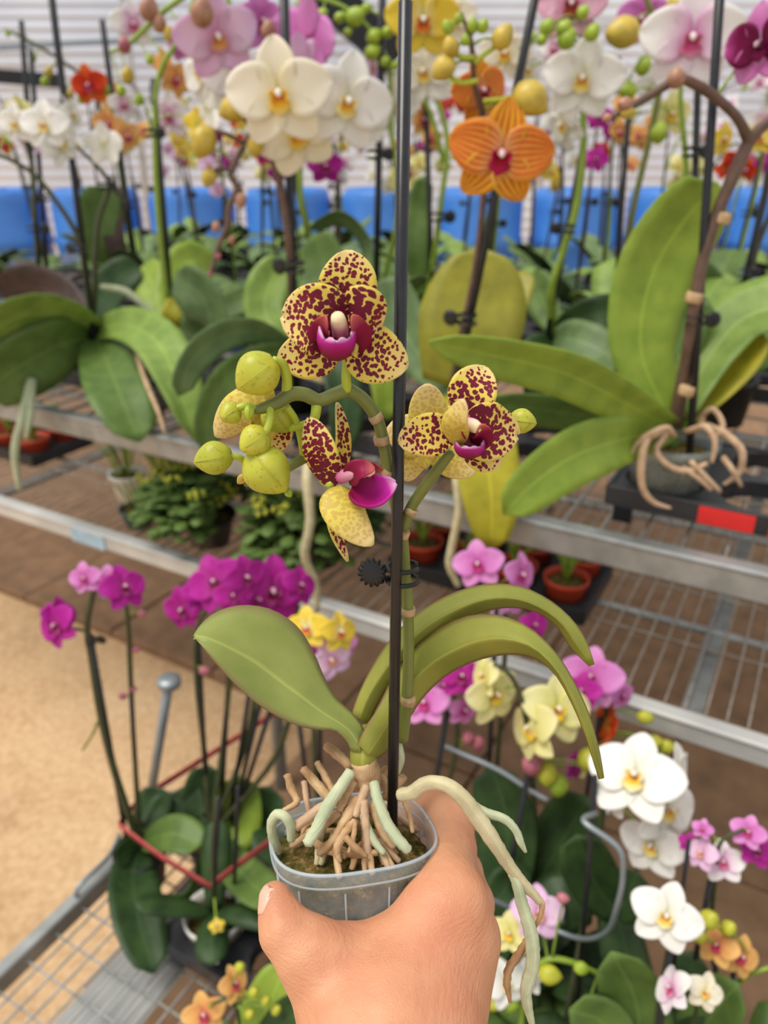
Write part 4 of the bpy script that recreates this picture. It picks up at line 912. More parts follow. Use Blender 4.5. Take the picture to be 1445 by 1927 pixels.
# nail on the outer side of the thumb tip
nc = P(500, 1688, .330); nb_ = np.array([-.84, -.52, .1]); up_ = n3(P(512, 1660, .333)-P(506, 1725, .328)); sd = n3(np.cross(up_, nb_)); pts = np.zeros((9, 7, 3))
def skin_hit(p, d):
    """walk from outside along d until the skin is met"""
    for k in range(140):
        q = p+d*(.00025*k); r_ = q-CAM; cc_ = np.array([r_[0], r_[1]*SP+r_[2]*CP, r_[1]*CP-r_[2]*SP]); g = (cc_-lo)/hstep; i0 = np.floor(g).astype(int)
        if (i0 < 0).any() or (i0 >= N_-1).any(): continue
        f = g-i0; v = 0
        for a in (0, 1):
            for b in (0, 1):
                for c in (0, 1): v += D[i0[0]+a, i0[1]+b, i0[2]+c]*(f[0] if a else 1-f[0])*(f[1] if b else 1-f[1])*(f[2] if c else 1-f[2])
        if v < 0: return q
    return None
last = None
for i, t in enumerate(np.linspace(-1, 1, 9)):
    for j, s in enumerate(np.linspace(-1, 1, 7)):
        w = .0046*(1-.25*max(0, t)**2-.15*max(0, -t)**2)
        for sh_ in (1, .9, .8, .7, .6, .5, .4, .2, 0):
            q_ = skin_hit(nc+n3(nb_)*.014+up_*.0056*t*(1-.08*s*s)*sh_+sd*w*s*sh_, -n3(nb_))
            if q_ is not None: break
        pts[i, j] = q_+n3(nb_)*.00045
mb = MB(); sheet(mb, pts, .0007); part(hand, 'thumbnail', mb, M['nail'], label='pink thumbnail')

# ================================================================== trays on the bench
def RY(px): return G(px, 752+.228*px, BENCH)[1]
TZ = .05
tc = G(1330, 965, BENCH+TZ); tcu = np.dot(tc-np.array([0, 1, 0]), DU); tcv = np.dot(tc-np.array([0, 1, 0]), DV)
TRAYV = .155
pcr = V(1268, 806, .93)-np.array([0, 1, 0]); ucr, TRAYV = float(np.dot(pcr, DU)), float(np.dot(pcr, DV))+.059
tr = tray('black carrying tray with a red label holding the large-leaved orchid', B(ucr+.118, TRAYV, BM), 3, 2, .118, TZ, .0508, DU, DV)
for (u, w) in ((ucr+.085, .032), (ucr+.145, .012)):
    mb = MB(); bbox(mb, B(u, TRAYV-.118-.0035, BM+TZ-.012), DU*w, DV*.0012, np.array([0, 0, .011])); part(tr, 'label', mb, M['red_plastic'], smooth=False, label='red label on the tray edge')
ti = 0
def UV(px, py, Y): q = V(px, py, Y)-np.array([0, 1, 0]); return float(np.dot(q, DU)), float(np.dot(q, DV))
uo, vo = UV(852, 735, 1.08); uc, vc = UV(552, 655, 1.24); ul, vl = UV(175, 632, 1.5)
for (u, v, nm) in ((uo, vo+.059, 'under the striped orange orchid'), (uc-.118, vc+.059, 'under the orchid with large cream flowers'), (ul, vl+.059, 'under the arching leaves that hang over the rail'), (ul-.63, vl+.059, 'at the empty end of the bench')):
    tray('black carrying tray '+nm, B(u, v, BM), 3, 2, .118, TZ, .044, DU, DV)
for r_ in range(3):
    for k in range(6):
        tray('black carrying tray in the crowded rows further back on the bench', B(-1.75+k*.50, .81+r_*.42, BM), 4, 3, .118, TZ, .044, DU, DV, group='trays in the back rows')

# ================================================================== orchids on the bench
def sheath(t, rim):
    """short leafy stem between the pot and the crown"""
    c = np.array(t['cr']); p = np.array(t['pc'])
    if c[2]-rim > .012 or np.linalg.norm((c-p)[:2]) > .01:
        mb = MB(); tube(mb, [np.array([p[0], p[1], rim-.02]), np.array([p[0], p[1], rim-.02])*.4+c*.6, c+np.array([0, 0, .004])], [.009, .010, .007], 10, 0, 8); part(t, 'leaf_sheath', mb, M['leaf_mid'])
def orchid(label, cpx, cpy, Y, pr=.042, ph=.085, mat='black', name='potted_orchid', soil=True, group=None, sq=0, at=None, zb=None):
    c = V(cpx, cpy, Y); zb = BM if zb is None else zb; rim = zb+ph; p = c if at is None else B(at[0], at[1], 0)
    t = thing(name, label, 'orchid', (p[0], p[1], zb), group); t['cr'] = [float(q) for q in c]; t['pc'] = [float(p[0]), float(p[1]), float(rim)]; t['pr'] = pr
    pot(t, p, rim, pr, ph, mat, sq, soil); sheath(t, rim); return t
def cr(t): return np.array(t['cr'])
def rosette(t, n, L, hw, mats, az0=0, rise=1.0, droop=.75, rs=None):
    rs = rs or random.Random(int(1e4*abs(t.location.x*7+t.location.y)))
    for k in range(n):
        az = az0+2*math.pi*k/n+rs.uniform(-.35, .35); leaf_w(t, cr(t), az, L*rs.uniform(.75, 1.15), hw*rs.uniform(.85, 1.15), rs.choice(mats), rise*rs.uniform(.6, 1.4), droop*rs.uniform(.7, 1.2))
def spike(t, pts, r, mat, Y): return tube_px(t, 'stem', pts, r, mat, Y)

# --- right: large pale-green leaves, clear pot with tangled roots, brown arching spike
YR = .93
o = orchid('orchid with long pale leaves and tangled roots over a clear pot in the red-labelled tray', 1268, 806, YR, .056, .095, 'clear_pot', soil=True, zb=BENCH+.004)
leaf_px(o, [(1245, 795, .92), (1205, 660, .95), (1225, 520, .97), (1290, 410, .97), (1352, 345, .96)], 72, 'leaf_bright', -20, .22, .4)
leaf_px(o, [(1240, 795, .92), (1180, 760, .86), (1060, 700, .80), (930, 668, .77), (806, 642, .75)], 42, 'leaf_bright', 28, .25, .5, tip=.9, peak=.5)
leaf_px(o, [(1236, 800, .93), (1160, 790, .92), (1060, 775, .90), (970, 765, .88), (905, 762, .87)], 30, 'leaf_mid', 30, .25, .5)
leaf_px(o, [(1232, 810, .92), (1150, 832, .85), (1060, 868, .80), (985, 925, .77), (947, 968, .76)], 52, 'leaf_bright', 25, .25, .45, tip=.8, peak=.5)
leaf_px(o, [(1290, 790, .94), (1340, 730, .97), (1395, 670, .98), (1432, 620, .98)], 46, 'leaf_yellow', 30, .3, .45)
leaf_px(o, [(1300, 780, .95), (1345, 660, .99), (1400, 600, 1.0), (1470, 580, .98), (1540, 600, .95)], 52, 'leaf', 40, .25, .45)
leaf_px(o, [(1262, 790, .96), (1262, 700, 1.0), (1290, 620, 1.02), (1330, 560, 1.02)], 42, 'leaf_mid', 10)
stake(o, (1300, 812), (1356, -30), .90, .90, 8.5)
tube_px(o, 'stem', [(1285, 775, .92), (1292, 680, .91), (1304, 590, .90), (1322, 490, .90), (1350, 400, .90), (1385, 320, .90), (1412, 262, .90), (1450, 225, .90), (1500, 190, .9)], [17, 15, 13, 12, 12, 12, 13, 10, 9], 'stem_brown')
tube_px(o, 'stem', [(1410, 268, .90), (1390, 225, .89), (1355, 190, .88), (1310, 160, .87), (1275, 150, .86), (1225, 178, .86), (1180, 205, .85), (1142, 224, .85)], [12, 10, 9.5, 10, 9, 8.5, 7, 4], 'stem_brown')
bud(o, 1272, 145, .855, 17, 'bud_brown', 90, 1.1); bud(o, 1175, 196, .845, 13, 'bud_brown', 170, 1.2); bud(o, 1182, 212, .845, 12, 'bud_yellow', 0, 1.2); bud(o, 1142, 222, .845, 8, 'bud_brown', 200)
clip(o, 1310, 602, .893, 15, -1)
for px, py in ((1306, 560), (1292, 735), (1358, 410)):
    p = V(px, py, .90); mb = MB(); lathe(mb, p, (.15, 0, 1), [(.0085, -.006), (.0095, -.004), (.0098, .003), (.0085, .006)], 14); part(o, 'bract', mb, M['bract'])
flower(o, 1432, 85, .86, 150, 'wine', -30, 0, 10)
for pts, r in (([(1250, 812, .90), (1215, 830, .86), (1206, 880, .85), (1210, 920, .85), (1230, 945, .85), (1262, 956, .85)], [8, 10, 11, 10, 8, 4]), ([(1255, 815, .90), (1235, 850, .87), (1265, 880, .86), (1300, 885, .86), (1330, 872, .86)], [9, 9, 8, 8, 6]), ([(1330, 800, .92), (1370, 820, .88), (1396, 850, .87), (1390, 890, .87), (1362, 912, .87)], [9, 10, 10, 9, 5]), ([(1290, 812, .90), (1330, 805, .86), (1345, 830, .85), (1340, 870, .85)], [8, 9, 8, 5]),
               ([(1270, 820, .89), (1250, 805, .86), (1215, 820, .86), (1195, 840, .86), (1188, 855, .86)], [7, 8, 8, 6, 4]), ([(1300, 868, .86), (1330, 900, .855), (1355, 925, .855)], [7, 7, 6]), ([(1360, 860, .87), (1375, 880, .86), (1395, 915, .86)], [8, 8, 5]), ([(1285, 880, .86), (1320, 905, .855), (1338, 922, .855)], [6, 7, 5]), ([(1310, 790, .93), (1340, 770, .92), (1360, 800, .90), (1350, 820, .89)], [7, 8, 8, 6])):
    tube_px(o, 'root', pts, [q*.72 for q in r], 'root_pale', wob=.06)

# --- striped orange orchid
YO = 1.08
o = orchid('orchid with striped orange flowers and broad olive leaves behind the held plant', 852, 735, YO)
leaf_px(o, [(868, 712, 1.05), (880, 640, 1.08), (895, 560, 1.1), (902, 466, 1.12)], 99, 'leaf_olive', 8, .12, .62, peak=.5, tip=.95)
leaf_px(o, [(880, 735, 1.02), (905, 810, .93), (924, 920, .885), (926, 1034, .875)], 61, 'leaf_yellow', -10, .22, .6, peak=.45, tip=.85)
leaf_px(o, [(930, 640, 1.14), (960, 570, 1.17), (985, 510, 1.2)], 34, 'leaf_olive', 20)
leaf_px(o, [(820, 700, 1.12), (770, 640, 1.2), (740, 570, 1.24), (735, 520, 1.25)], 50, 'leaf_blue', 15)
stake(o, (868, 668), (1012, -30), 1.03, .98, 7.5)
tube_px(o, 'stem', [(852, 715, 1.05), (868, 640, 1.04), (892, 520, 1.03), (905, 420, 1.02), (912, 330, 1.02), (910, 250, 1.0), (906, 205, .99), (893, 160, .98), (890, 110, .97), (884, 70, .97), (868, 25, .97)], [11, 9.5, 8, 7, 6.5, 7, 6.5, 6, 5.5, 5, 3], 'stem_brown')
clip(o, 880, 600, 1.02, 15, 1)
flower(o, 942, 290, .95, 196, 'orange', 6, -5, -8); flower(o, 903, 172, 1.01, 126, 'orange', 38, 5, 10)
for px, py, r, mt, a in ((1000, 188, 31, 'bud_yellow', -35), (947, 68, 20, 'bud_yellow', 60), (833, 130, 21, 'bud_yellow', -140), (848, 86, 16, 'bud_yellow', 110), (889, 46, 11, 'bud_green', 90), (909, 48, 11, 'bud_green', 70), (842, 50, 11, 'bud_green', 120), (875, 74, 9, 'bud_green', 90), (862, 34, 8, 'bud_green', 90)):
    bud(o, px, py, .955, r, mt, a, 1.2)
for pts in ([(910, 190), (940, 188), (972, 180)], [(893, 118), (915, 100), (936, 84)], [(897, 152), (870, 156), (848, 146)], [(892, 108), (870, 108), (855, 100)]): tube_px(o, 'pedicel', pts, 5, 'pedicel', .965)
tube_px(o, 'root', [(862, 790, 1.0), (860, 900, .93), (864, 960, .92), (850, 1030, .92), (846, 1065, .92), (862, 1102, .92)], [8, 9, 9, 8, 8, 6], 'root_cream', wob=.05)

# --- cream and white cluster, centre left
YC = 1.24
o = orchid('orchid with large cream flowers on a tall black stake beside the held plant', 552, 655, YC)
leaf_px(o, [(525, 640, 1.22), (470, 622, 1.16), (400, 640, 1.1), (352, 690, 1.06), (336, 745, 1.05)], 27, 'leaf_blue', 35, .25, .5)
leaf_px(o, [(545, 668, 1.22), (480, 678, 1.14), (420, 720, 1.08), (392, 780, 1.06), (386, 850, 1.05)], 30, 'leaf_mid', 25, .25, .5)
leaf_px(o, [(515, 640, 1.26), (500, 590, 1.28), (505, 540, 1.3), (540, 488, 1.32)], 40, 'leaf', 10, .2, .55)
leaf_px(o, [(560, 640, 1.3), (600, 560, 1.35), (610, 500, 1.38), (590, 440, 1.4)], 44, 'leaf_mid', 25)
leaf_px(o, [(580, 660, 1.2), (650, 660, 1.15), (720, 700, 1.12), (728, 790, 1.1)], 34, 'leaf_bright', 20)
leaf_px(o, [(580, 660, 1.2), (630, 690, 1.12), (650, 770, 1.08), (640, 850, 1.06)], 34, 'leaf_dark', 20)
stake(o, (553, 600), (534, -30), 1.22, 1.22, 8.5)
tube_px(o, 'stem', [(548, 640, 1.23), (545, 480, 1.215), (528, 350, 1.21), (505, 270, 1.2), (490, 228, 1.19), (470, 255, 1.17), (445, 300, 1.16), (434, 330, 1.15), (446, 352, 1.15), (430, 392, 1.14), (428, 425, 1.14), (412, 462, 1.14), (396, 515, 1.14)], [10, 9, 8, 8, 8, 8, 7, 6, 6, 6, 6, 5, 4], 'stem_brown')
clip(o, 556, 502, 1.2, 15, 1)
flower(o, 556, 250, 1.16, 165, 'cream', 5, -10, 20); flower(o, 526, 178, 1.09, 198, 'cream', -6, 0, 4)
flower(o, 652, 192, 1.13, 178, 'white', 14, 0, -14); flower(o, 690, 215, 1.2, 120, 'white', 40, 0, 0)
for px, py, r, mt, a in ((441, 205, 25, 'bud_yellow', 200), (382, 268, 24, 'bud_yellow', 250), (480, 276, 16, 'bud_yellow', 265), (392, 335, 14, 'bud_yellow', 250), (453, 378, 11, 'bud_brown', 260), (406, 428, 8, 'bud_brown', 250), (436, 452, 7, 'bud_brown', 270), (410, 482, 6, 'bud_pink', 270), (396, 515, 5, 'bud_pink', 250)):
    bud(o, px, py, 1.14, r, mt, a, 1.3)
for pts in ([(478, 246), (462, 226), (452, 216)], [(458, 270), (430, 254), (404, 246)], [(440, 322), (415, 318), (398, 324)], [(440, 348), (452, 356), (454, 368)]): tube_px(o, 'pedicel', pts, 4.5, 'stem_brown', 1.15)
tube_px(o, 'root', [(590, 800, 1.1), (578, 900, 1.04), (584, 980, 1.03), (574, 1050, 1.03), (594, 1100, 1.03), (596, 1150, 1.03)], [8, 10, 9, 9, 9, 6], 'root_cream', wob=.05)
tube_px(o, 'root', [(560, 700, 1.14), (620, 715, 1.12), (690, 700, 1.12), (720, 720, 1.12)], [7, 8, 7, 5], 'root_cream', wob=.05)

# --- left: arching leaves over the rail end
YL = 1.50
o = orchid('orchid with broad arching green leaves hanging over the rail and white flowers', 175, 632, YL)
leaf_px(o, [(172, 625, 1.5), (110, 596, 1.42), (40, 592, 1.36), (-40, 640, 1.32), (-110, 720, 1.3)], 44, 'leaf', 52, .2, .5)
leaf_px(o, [(165, 635, 1.48), (110, 650, 1.42), (50, 680, 1.38), (-40, 740, 1.35)], 58, 'leaf_mid', 25, .25, .5)
leaf_px(o, [(180, 622, 1.5), (240, 612, 1.42), (300, 650, 1.30), (335, 730, 1.20), (368, 830, 1.14)], 36, 'leaf', 40, .25, .5, tip=.8)
leaf_px(o, [(178, 640, 1.46), (205, 690, 1.35), (232, 760, 1.24), (262, 832, 1.19)], 58, 'leaf_mid', 18, .2, .45, tip=.8)
leaf_px(o, [(170, 622, 1.54), (120, 560, 1.62), (60, 540, 1.68), (0, 548, 1.7)], 36, 'leaf_purple', 40)
leaf_px(o, [(185, 620, 1.54), (195, 560, 1.62), (230, 520, 1.68), (262, 500, 1.7)], 34, 'leaf_dark', 20)
stake(o, (176, 628), (94, -30), 1.47, 1.47, 6.5)
tube_px(o, 'stem', [(172, 620, 1.49), (165, 540, 1.48), (148, 450, 1.47), (110, 385, 1.46), (60, 325, 1.45), (0, 292, 1.44), (-50, 280, 1.44)], [8, 7, 6, 5, 4.5, 4, 4], 'stem_dark')
tube_px(o, 'stem', [(165, 540, 1.5), (185, 420, 1.5), (205, 345, 1.5), (180, 310, 1.5), (142, 274, 1.5)], [6, 6, 5, 4, 3], 'stem_dark')
clip(o, 150, 468, 1.45, 10, 1); clip(o, 192, 350, 1.48, 9, -1)
flower(o, 84, 235, 1.42, 92, 'white', -20, 10, 0); flower(o, 112, 268, 1.44, 88, 'white', 40, 0, 20); flower(o, 30, 232, 1.44, 76, 'white', -35, 0, 0); flower(o, 195, 272, 1.48, 80, 'white', 150, 0, 0); flower(o, 134, 215, 1.47, 70, 'white', 60, 10, 10); flower(o, 34, 205, 1.5, 50, 'lemon', 160, 0, 0)
tube_px(o, 'root', [(60, 715, 1.37), (40, 790, 1.31), (28, 850, 1.30), (36, 920, 1.30)], [9, 8, 8, 5], 'root_green', wob=.05); tube_px(o, 'root', [(62, 715, 1.37), (55, 790, 1.31), (48, 825, 1.30)], [7, 7, 4], 'root_green')
tube_px(o, 'root', [(250, 640, 1.42), (275, 720, 1.27), (300, 780, 1.21), (310, 815, 1.19)], [5, 5, 5, 3], 'root_pale')

# --- second rank
o = orchid('orchid with a flame-red flower on a thin stake behind the arching leaves', 262, 545, 1.95)
rosette(o, 5, .12, .035, ['leaf_mid', 'leaf_dark']); leaf_px(o, [(262, 540, 1.93), (200, 470, 1.9), (190, 400, 1.9), (200, 350, 1.9)], 42, 'leaf_mid', 10, .2, .5); leaf_px(o, [(262, 545, 1.9), (225, 480, 1.9), (215, 420, 1.9), (230, 350, 1.92)], 20, 'leaf_purple', 30)
stake(o, (263, 560), (192, 38), 1.92, 1.92, 5.5); clip(o, 240, 385, 1.9, 10, 1)
tube_px(o, 'stem', [(262, 540), (236, 400), (222, 300), (190, 215), (176, 170), (150, 140), (110, 110), (60, 80), (10, 55)], [5, 5, 4.5, 4, 4, 3.5, 3, 3, 2.5], 'stem_dark', 1.91)
flower(o, 168, 160, 1.86, 74, 'flame', -25, 0, 10); flower(o, 203, 232, 1.88, 62, 'apricot', -20, 0, 0); flower(o, 238, 256, 1.88, 60, 'apricot', 30, 0, 20)
for px, py, r in ((155, 183, 9), (198, 168, 9), (62, 108, 7), (85, 152, 8), (112, 112, 8), (92, 134, 8), (120, 165, 8), (45, 70, 6), (15, 62, 5), (130, 178, 8)): bud(o, px, py, 1.88, r, random.choice(['bud_yellow', 'bud_green']), 60, 1.3)
o = orchid('orchid with small lemon flowers on two crossed stakes beside the purplish leaf', 78, 560, 1.85)
rosette(o, 5, .12, .035, ['leaf', 'leaf_mid', 'leaf_purple']); stake(o, (78, 570), (40, 40), 1.82, 1.82, 5); stake(o, (92, 560), (58, 95), 1.84, 1.84, 4.5); clip(o, 62, 430, 1.8, 10, -1); clip(o, 85, 372, 1.8, 8, 1)
tube_px(o, 'stem', [(78, 555), (66, 420), (58, 300), (30, 240), (0, 230)], [6, 5, 5, 4, 3], 'stem_dark', 1.81); flower(o, 12, 212, 1.8, 48, 'whitepink', 60, 0, 0); flower(o, 60, 262, 1.82, 58, 'blush', 150, 0, 0); bud(o, 15, 262, 1.8, 8, 'bud_green')
o = orchid('orchid with large blush-pink flowers and rosy brown buds', 325, 625, 1.55, at=(ul+.118, vl+.118))
leaf_px(o, [(330, 630, 1.53), (395, 625, 1.5), (385, 565, 1.5), (330, 515, 1.52)], 42, 'leaf_blue', 25, .3, .5); leaf_px(o, [(335, 620, 1.55), (400, 590, 1.6), (460, 565, 1.63), (510, 540, 1.65)], 27, 'leaf_mid', 30); leaf_px(o, [(330, 615, 1.58), (330, 540, 1.66), (365, 490, 1.72), (400, 520, 1.74)], 34, 'leaf_bright', 30); leaf_px(o, [(320, 625, 1.5), (322, 600, 1.5), (330, 560, 1.52)], 18, 'leaf_yellow', 10); leaf_px(o, [(320, 610, 1.6), (290, 540, 1.66), (270, 500, 1.72)], 32, 'leaf_bright', 30)
tube_px(o, 'root', [(190, 540, 1.5), (235, 548, 1.5), (270, 575, 1.5), (300, 600, 1.5)], [6, 7, 7, 5], 'root_green')
stake(o, (312, 610), (288, 150), 1.57, 1.57, 6); clip(o, 280, 250, 1.54, 10, -1)
tube_px(o, 'stem', [(322, 620), (300, 430), (292, 260), (300, 140), (345, 60), (365, 0), (380, -40)], [7, 6, 6, 5, 5, 4, 4], 'stem_green', 1.55)
flower(o, 408, 68, 1.32, 160, 'blush', 12, -10, 10); flower(o, 442, 150, 1.4, 130, 'white', 20, 0, 0); flower(o, 380, 135, 1.42, 110, 'white', -50, 0, 30); flower(o, 388, 205, 1.42, 100, 'white', 120, 0, 40)
flower(o, 370, 232, 1.44, 60, 'yellow', 140, 0, 0); flower(o, 250, 45, 1.6, 84, 'whitepink', 10, 0, 0); flower(o, 306, 122, 1.58, 60, 'apricot', 130, 0, 0); flower(o, 330, 150, 1.57, 66, 'apricot', 30, 0, -30); flower(o, 320, 218, 1.6, 84, 'whitepink', -30, 0, 0); flower(o, 232, 196, 1.62, 58, 'whitepink', 20, 0, 0); flower(o, 345, 88, 1.6, 56, 'pink', 0, 0, 0)
tube_px(o, 'stem', [(365, -20), (310, 20), (265, 62), (240, 84), (208, 98)], [6, 5.5, 5, 4.5, 3], 'stem_green', 1.5)
for px, py, r, mt in ((280, 14, 18, 'bud_brown'), (300, 43, 13, 'bud_brown'), (234, 84, 12, 'bud_pink'), (380, 20, 22, 'bud_brown'), (318, 62, 11, 'bud_yellow'), (240, 140, 12, 'bud_yellow'), (228, 170, 9, 'bud_green'), (262, 186, 9, 'bud_green'), (458, 80, 14, 'bud_green'), (505, 55, 14, 'bud_brown'), (282, 110, 8, 'bud_green')): bud(o, px, py, 1.28 if r > 20 else (1.41 if px > 450 else 1.48), r, mt, 75, 1.25)
o = orchid('orchid with orchid-pink flowers rising behind the cream ones', 640, 560, 1.72)
rosette(o, 5, .12, .04, ['leaf_mid', 'leaf_dark', 'leaf_blue']); stake(o, (545, 540), (470, -30), 1.6, 1.6, 7)
tube_px(o, 'stem', [(640, 560), (570, 400), (560, 250), (520, 120), (440, 20), (420, -20)], [6, 6, 6, 5, 5, 4], 'stem_green', 1.62)
flower(o, 572, 72, 1.4, 150, 'pink', 140, 0, 10); flower(o, 490, 40, 1.5, 110, 'pink', 40, 0, 0); flower(o, 575, 120, 1.38, 110, 'blush', -150, 0, -20); flower(o, 612, 312, 1.7, 70, 'purple', 10, 0, 0); flower(o, 640, 200, 1.4, 110, 'blush', 30, 0, 0)
o = orchid('orchid with lime buds on an arching stem and white flowers behind the thin stake', 705, 600, 1.5)
rosette(o, 5, .12, .04, ['leaf', 'leaf_blue', 'leaf_dark']); leaf_px(o, [(700, 540, 1.5), (690, 450, 1.6), (640, 405, 1.62), (580, 430, 1.62)], 14, 'leaf_blue', 60)
stake(o, (706, 560), (720, -30), 1.42, 1.42, 6.5); clip(o, 704, 290, 1.4, 12, -1)
tube_px(o, 'stem', [(705, 555), (750, 380), (735, 240), (730, 120), (700, 60), (650, 15), (590, -5), (560, -10)], [6, 5.5, 5, 5, 4.5, 4, 4, 3], 'stem_green', 1.44)
for px, py, r in ((670, 31, 17), (640, 33, 10), (607, 26, 10), (705, 68, 14), (702, 97, 14), (730, 60, 11), (690, 15, 9), (725, 115, 9), (745, 122, 8), (655, 60, 8), (568, 4, 10)): bud(o, px, py, 1.42, r, 'bud_green', 30, 1.2)
flower(o, 748, 195, 1.46, 110, 'white', 40, 0, 0); flower(o, 800, 135, 1.46, 130, 'white', -20, 0, 10); flower(o, 700, 125, 1.5, 56, 'blush', 60, 0, 0)
o = orchid('orchid with bright yellow flowers high beside the held stake', 800, 590, 1.6)
rosette(o, 5, .12, .04, ['leaf_blue', 'leaf_mid', 'leaf']); leaf_px(o, [(800, 545, 1.6), (785, 470, 1.6), (790, 390, 1.62), (800, 330, 1.62)], 24, 'leaf_mid', 10); stake(o, (815, 540), (800, 150), 1.58, 1.58, 5); clip(o, 820, 408, 1.55, 12, -1)
tube_px(o, 'stem', [(800, 545), (830, 380), (840, 250), (800, 140), (760, 60), (700, 20)], [6, 6, 5.5, 5, 4, 3], 'stem_green', 1.56); tube_px(o, 'stem', [(835, 300), (800, 190), (760, 150)], [5, 4, 3], 'stem_green', 1.56)
flower(o, 795, 38, 1.4, 140, 'yellow', 8, 0, 0); flower(o, 852, 30, 1.42, 92, 'cream', -20, 0, 0); flower(o, 840, -10, 1.5, 80, 'purple', 0, 0, 0); flower(o, 795, 225, 1.58, 60, 'apricot', 40, 0, 0); flower(o, 812, 260, 1.6, 50, 'apricot', -40, 0, 0)
o = orchid('orchid with pure white flowers on a bright green stem and lime buds', 1040, 640, 1.35)
leaf_px(o, [(1040, 620, 1.33), (1090, 600, 1.3), (1130, 590, 1.28), (1182, 580, 1.3)], 34, 'leaf_dark', 10); leaf_px(o, [(1030, 630, 1.3), (1080, 640, 1.22), (1130, 660, 1.18), (1172, 690, 1.16)], 38, 'leaf_blue', 25); leaf_px(o, [(1030, 630, 1.3), (1010, 670, 1.24), (1015, 720, 1.2), (1020, 760, 1.2)], 36, 'leaf_dark', 25); leaf_px(o, [(1045, 620, 1.36), (1020, 560, 1.42), (1000, 520, 1.46)], 32, 'leaf_mid', 25)
stake(o, (1030, 600), (1100, 260), 1.33, 1.33, 6); clip(o, 1070, 430, 1.3, 11, 1)
tube_px(o, 'stem', [(1040, 615), (1038, 540), (1060, 470), (1082, 400), (1096, 300), (1097, 200), (1100, 120), (1102, 60), (1095, 0)], [9, 8, 7.5, 7.5, 7, 6.5, 6, 5, 4], 'stem_green', 1.32)
flower(o, 1098, 148, 1.24, 152, 'white', -8, 0, -6); flower(o, 1062, 232, 1.3, 110, 'white', -55, -20, 30); flower(o, 1045, 92, 1.34, 70, 'whitepink', -30, 0, 0); flower(o, 1075, 12, 1.3, 130, 'speckle', 0, 20, 0); flower(o, 950, 100, 1.4, 100, 'cream', 0, 0, 0); flower(o, 990, 130, 1.42, 80, 'white', 40, 0, 0)
for px, py, r in ((1030, 50, 14), (1068, 72, 18), (1062, 52, 14), (1115, 60, 15), (1020, 74, 10), (1098, 22, 12), (1000, 70, 9)): bud(o, px, py, 1.22, r, 'bud_green', 60, 1.1)
o = orchid('orchid with small pink, white and lemon flowers and one plump ochre bud', 1160, 630, 1.4)
rosette(o, 5, .12, .04, ['leaf_mid', 'leaf_dark', 'leaf']); stake(o, (1158, 560), (1185, 180), 1.38, 1.38, 5);
tube_px(o, 'stem', [(1160, 600), (1190, 400), (1225, 250), (1244, 150), (1248, 90), (1228, 30), (1210, -20)], [7, 7, 6.5, 6, 6.5, 6, 5], 'stem', 1.33);
flower(o, 1212, 35, 1.36, 110, 'pink', -20, 0, 0); flower(o, 1222, 165, 1.38, 80, 'white', 50, 0, 0); flower(o, 1262, 215, 1.4, 82, 'lemon', 30, 0, 0)
for px, py, r, mt, a in ((1170, 62, 28, 'bud_yellow', 185), (1275, 10, 20, 'bud_yellow', 60), (1180, 170, 15, 'bud_green', 180), (1212, 124, 14, 'bud_green', 60), (1240, 248, 16, 'bud_green', 90), (1375, 48, 11, 'bud_yellow', 150)): bud(o, px, py, 1.29, r, mt, a, 1.25)
for pts in ([(1245, 88), (1225, 76), (1200, 60)],): tube_px(o, 'pedicel', pts, 5, 'pedicel', 1.30)
o = orchid('orchid with a large white flower flushed pink at the centre behind the pale leaves', 1302, 610, 1.2)
rosette(o, 4, .11, .032, ['leaf_mid', 'leaf'], .5, 1.0, .8); stake(o, (1302, 560), (1314, 120), 1.2, 1.2, 6.5); clip(o, 1300, 285, 1.18, 13, -1)
tube_px(o, 'stem', [(1302, 605), (1296, 480), (1290, 300), (1280, 180), (1285, 110)], [6, 6, 6, 5, 4], 'stem_green', 1.215); flower(o, 1302, 72, 1.16, 188, 'whitepink', 5, 0, 0)
o = orchid('orchid on a slanting stake between the pale leaves and the bench end', 1392, 640, 1.3)
leaf_px(o, [(1395, 580, 1.28), (1330, 530, 1.3), (1290, 500, 1.34), (1250, 495, 1.36)], 34, 'leaf_blue', 35); leaf_px(o, [(1395, 580, 1.3), (1440, 560, 1.28), (1500, 560, 1.26)], 34, 'leaf', 35); leaf_px(o, [(1390, 580, 1.33), (1360, 520, 1.36), (1380, 470, 1.4)], 36, 'leaf_mid', 20); leaf_px(o, [(1395, 590, 1.25), (1420, 640, 1.2), (1430, 700, 1.18)], 40, 'leaf_mid', 20)
stake(o, (1384, 556), (1470, 230), 1.27, 1.27, 7); clip(o, 1402, 512, 1.24, 10, -1); tube_px(o, 'stem', [(1390, 560), (1420, 480), (1450, 400), (1480, 320)], [6, 6, 5, 4], 'stem_dark', 1.28)
flower(o, 1360, 262, 1.5, 66, 'yellow', 60, 0, 0); flower(o, 1432, 258, 1.5, 66, 'yellow', -20, 0, 0)

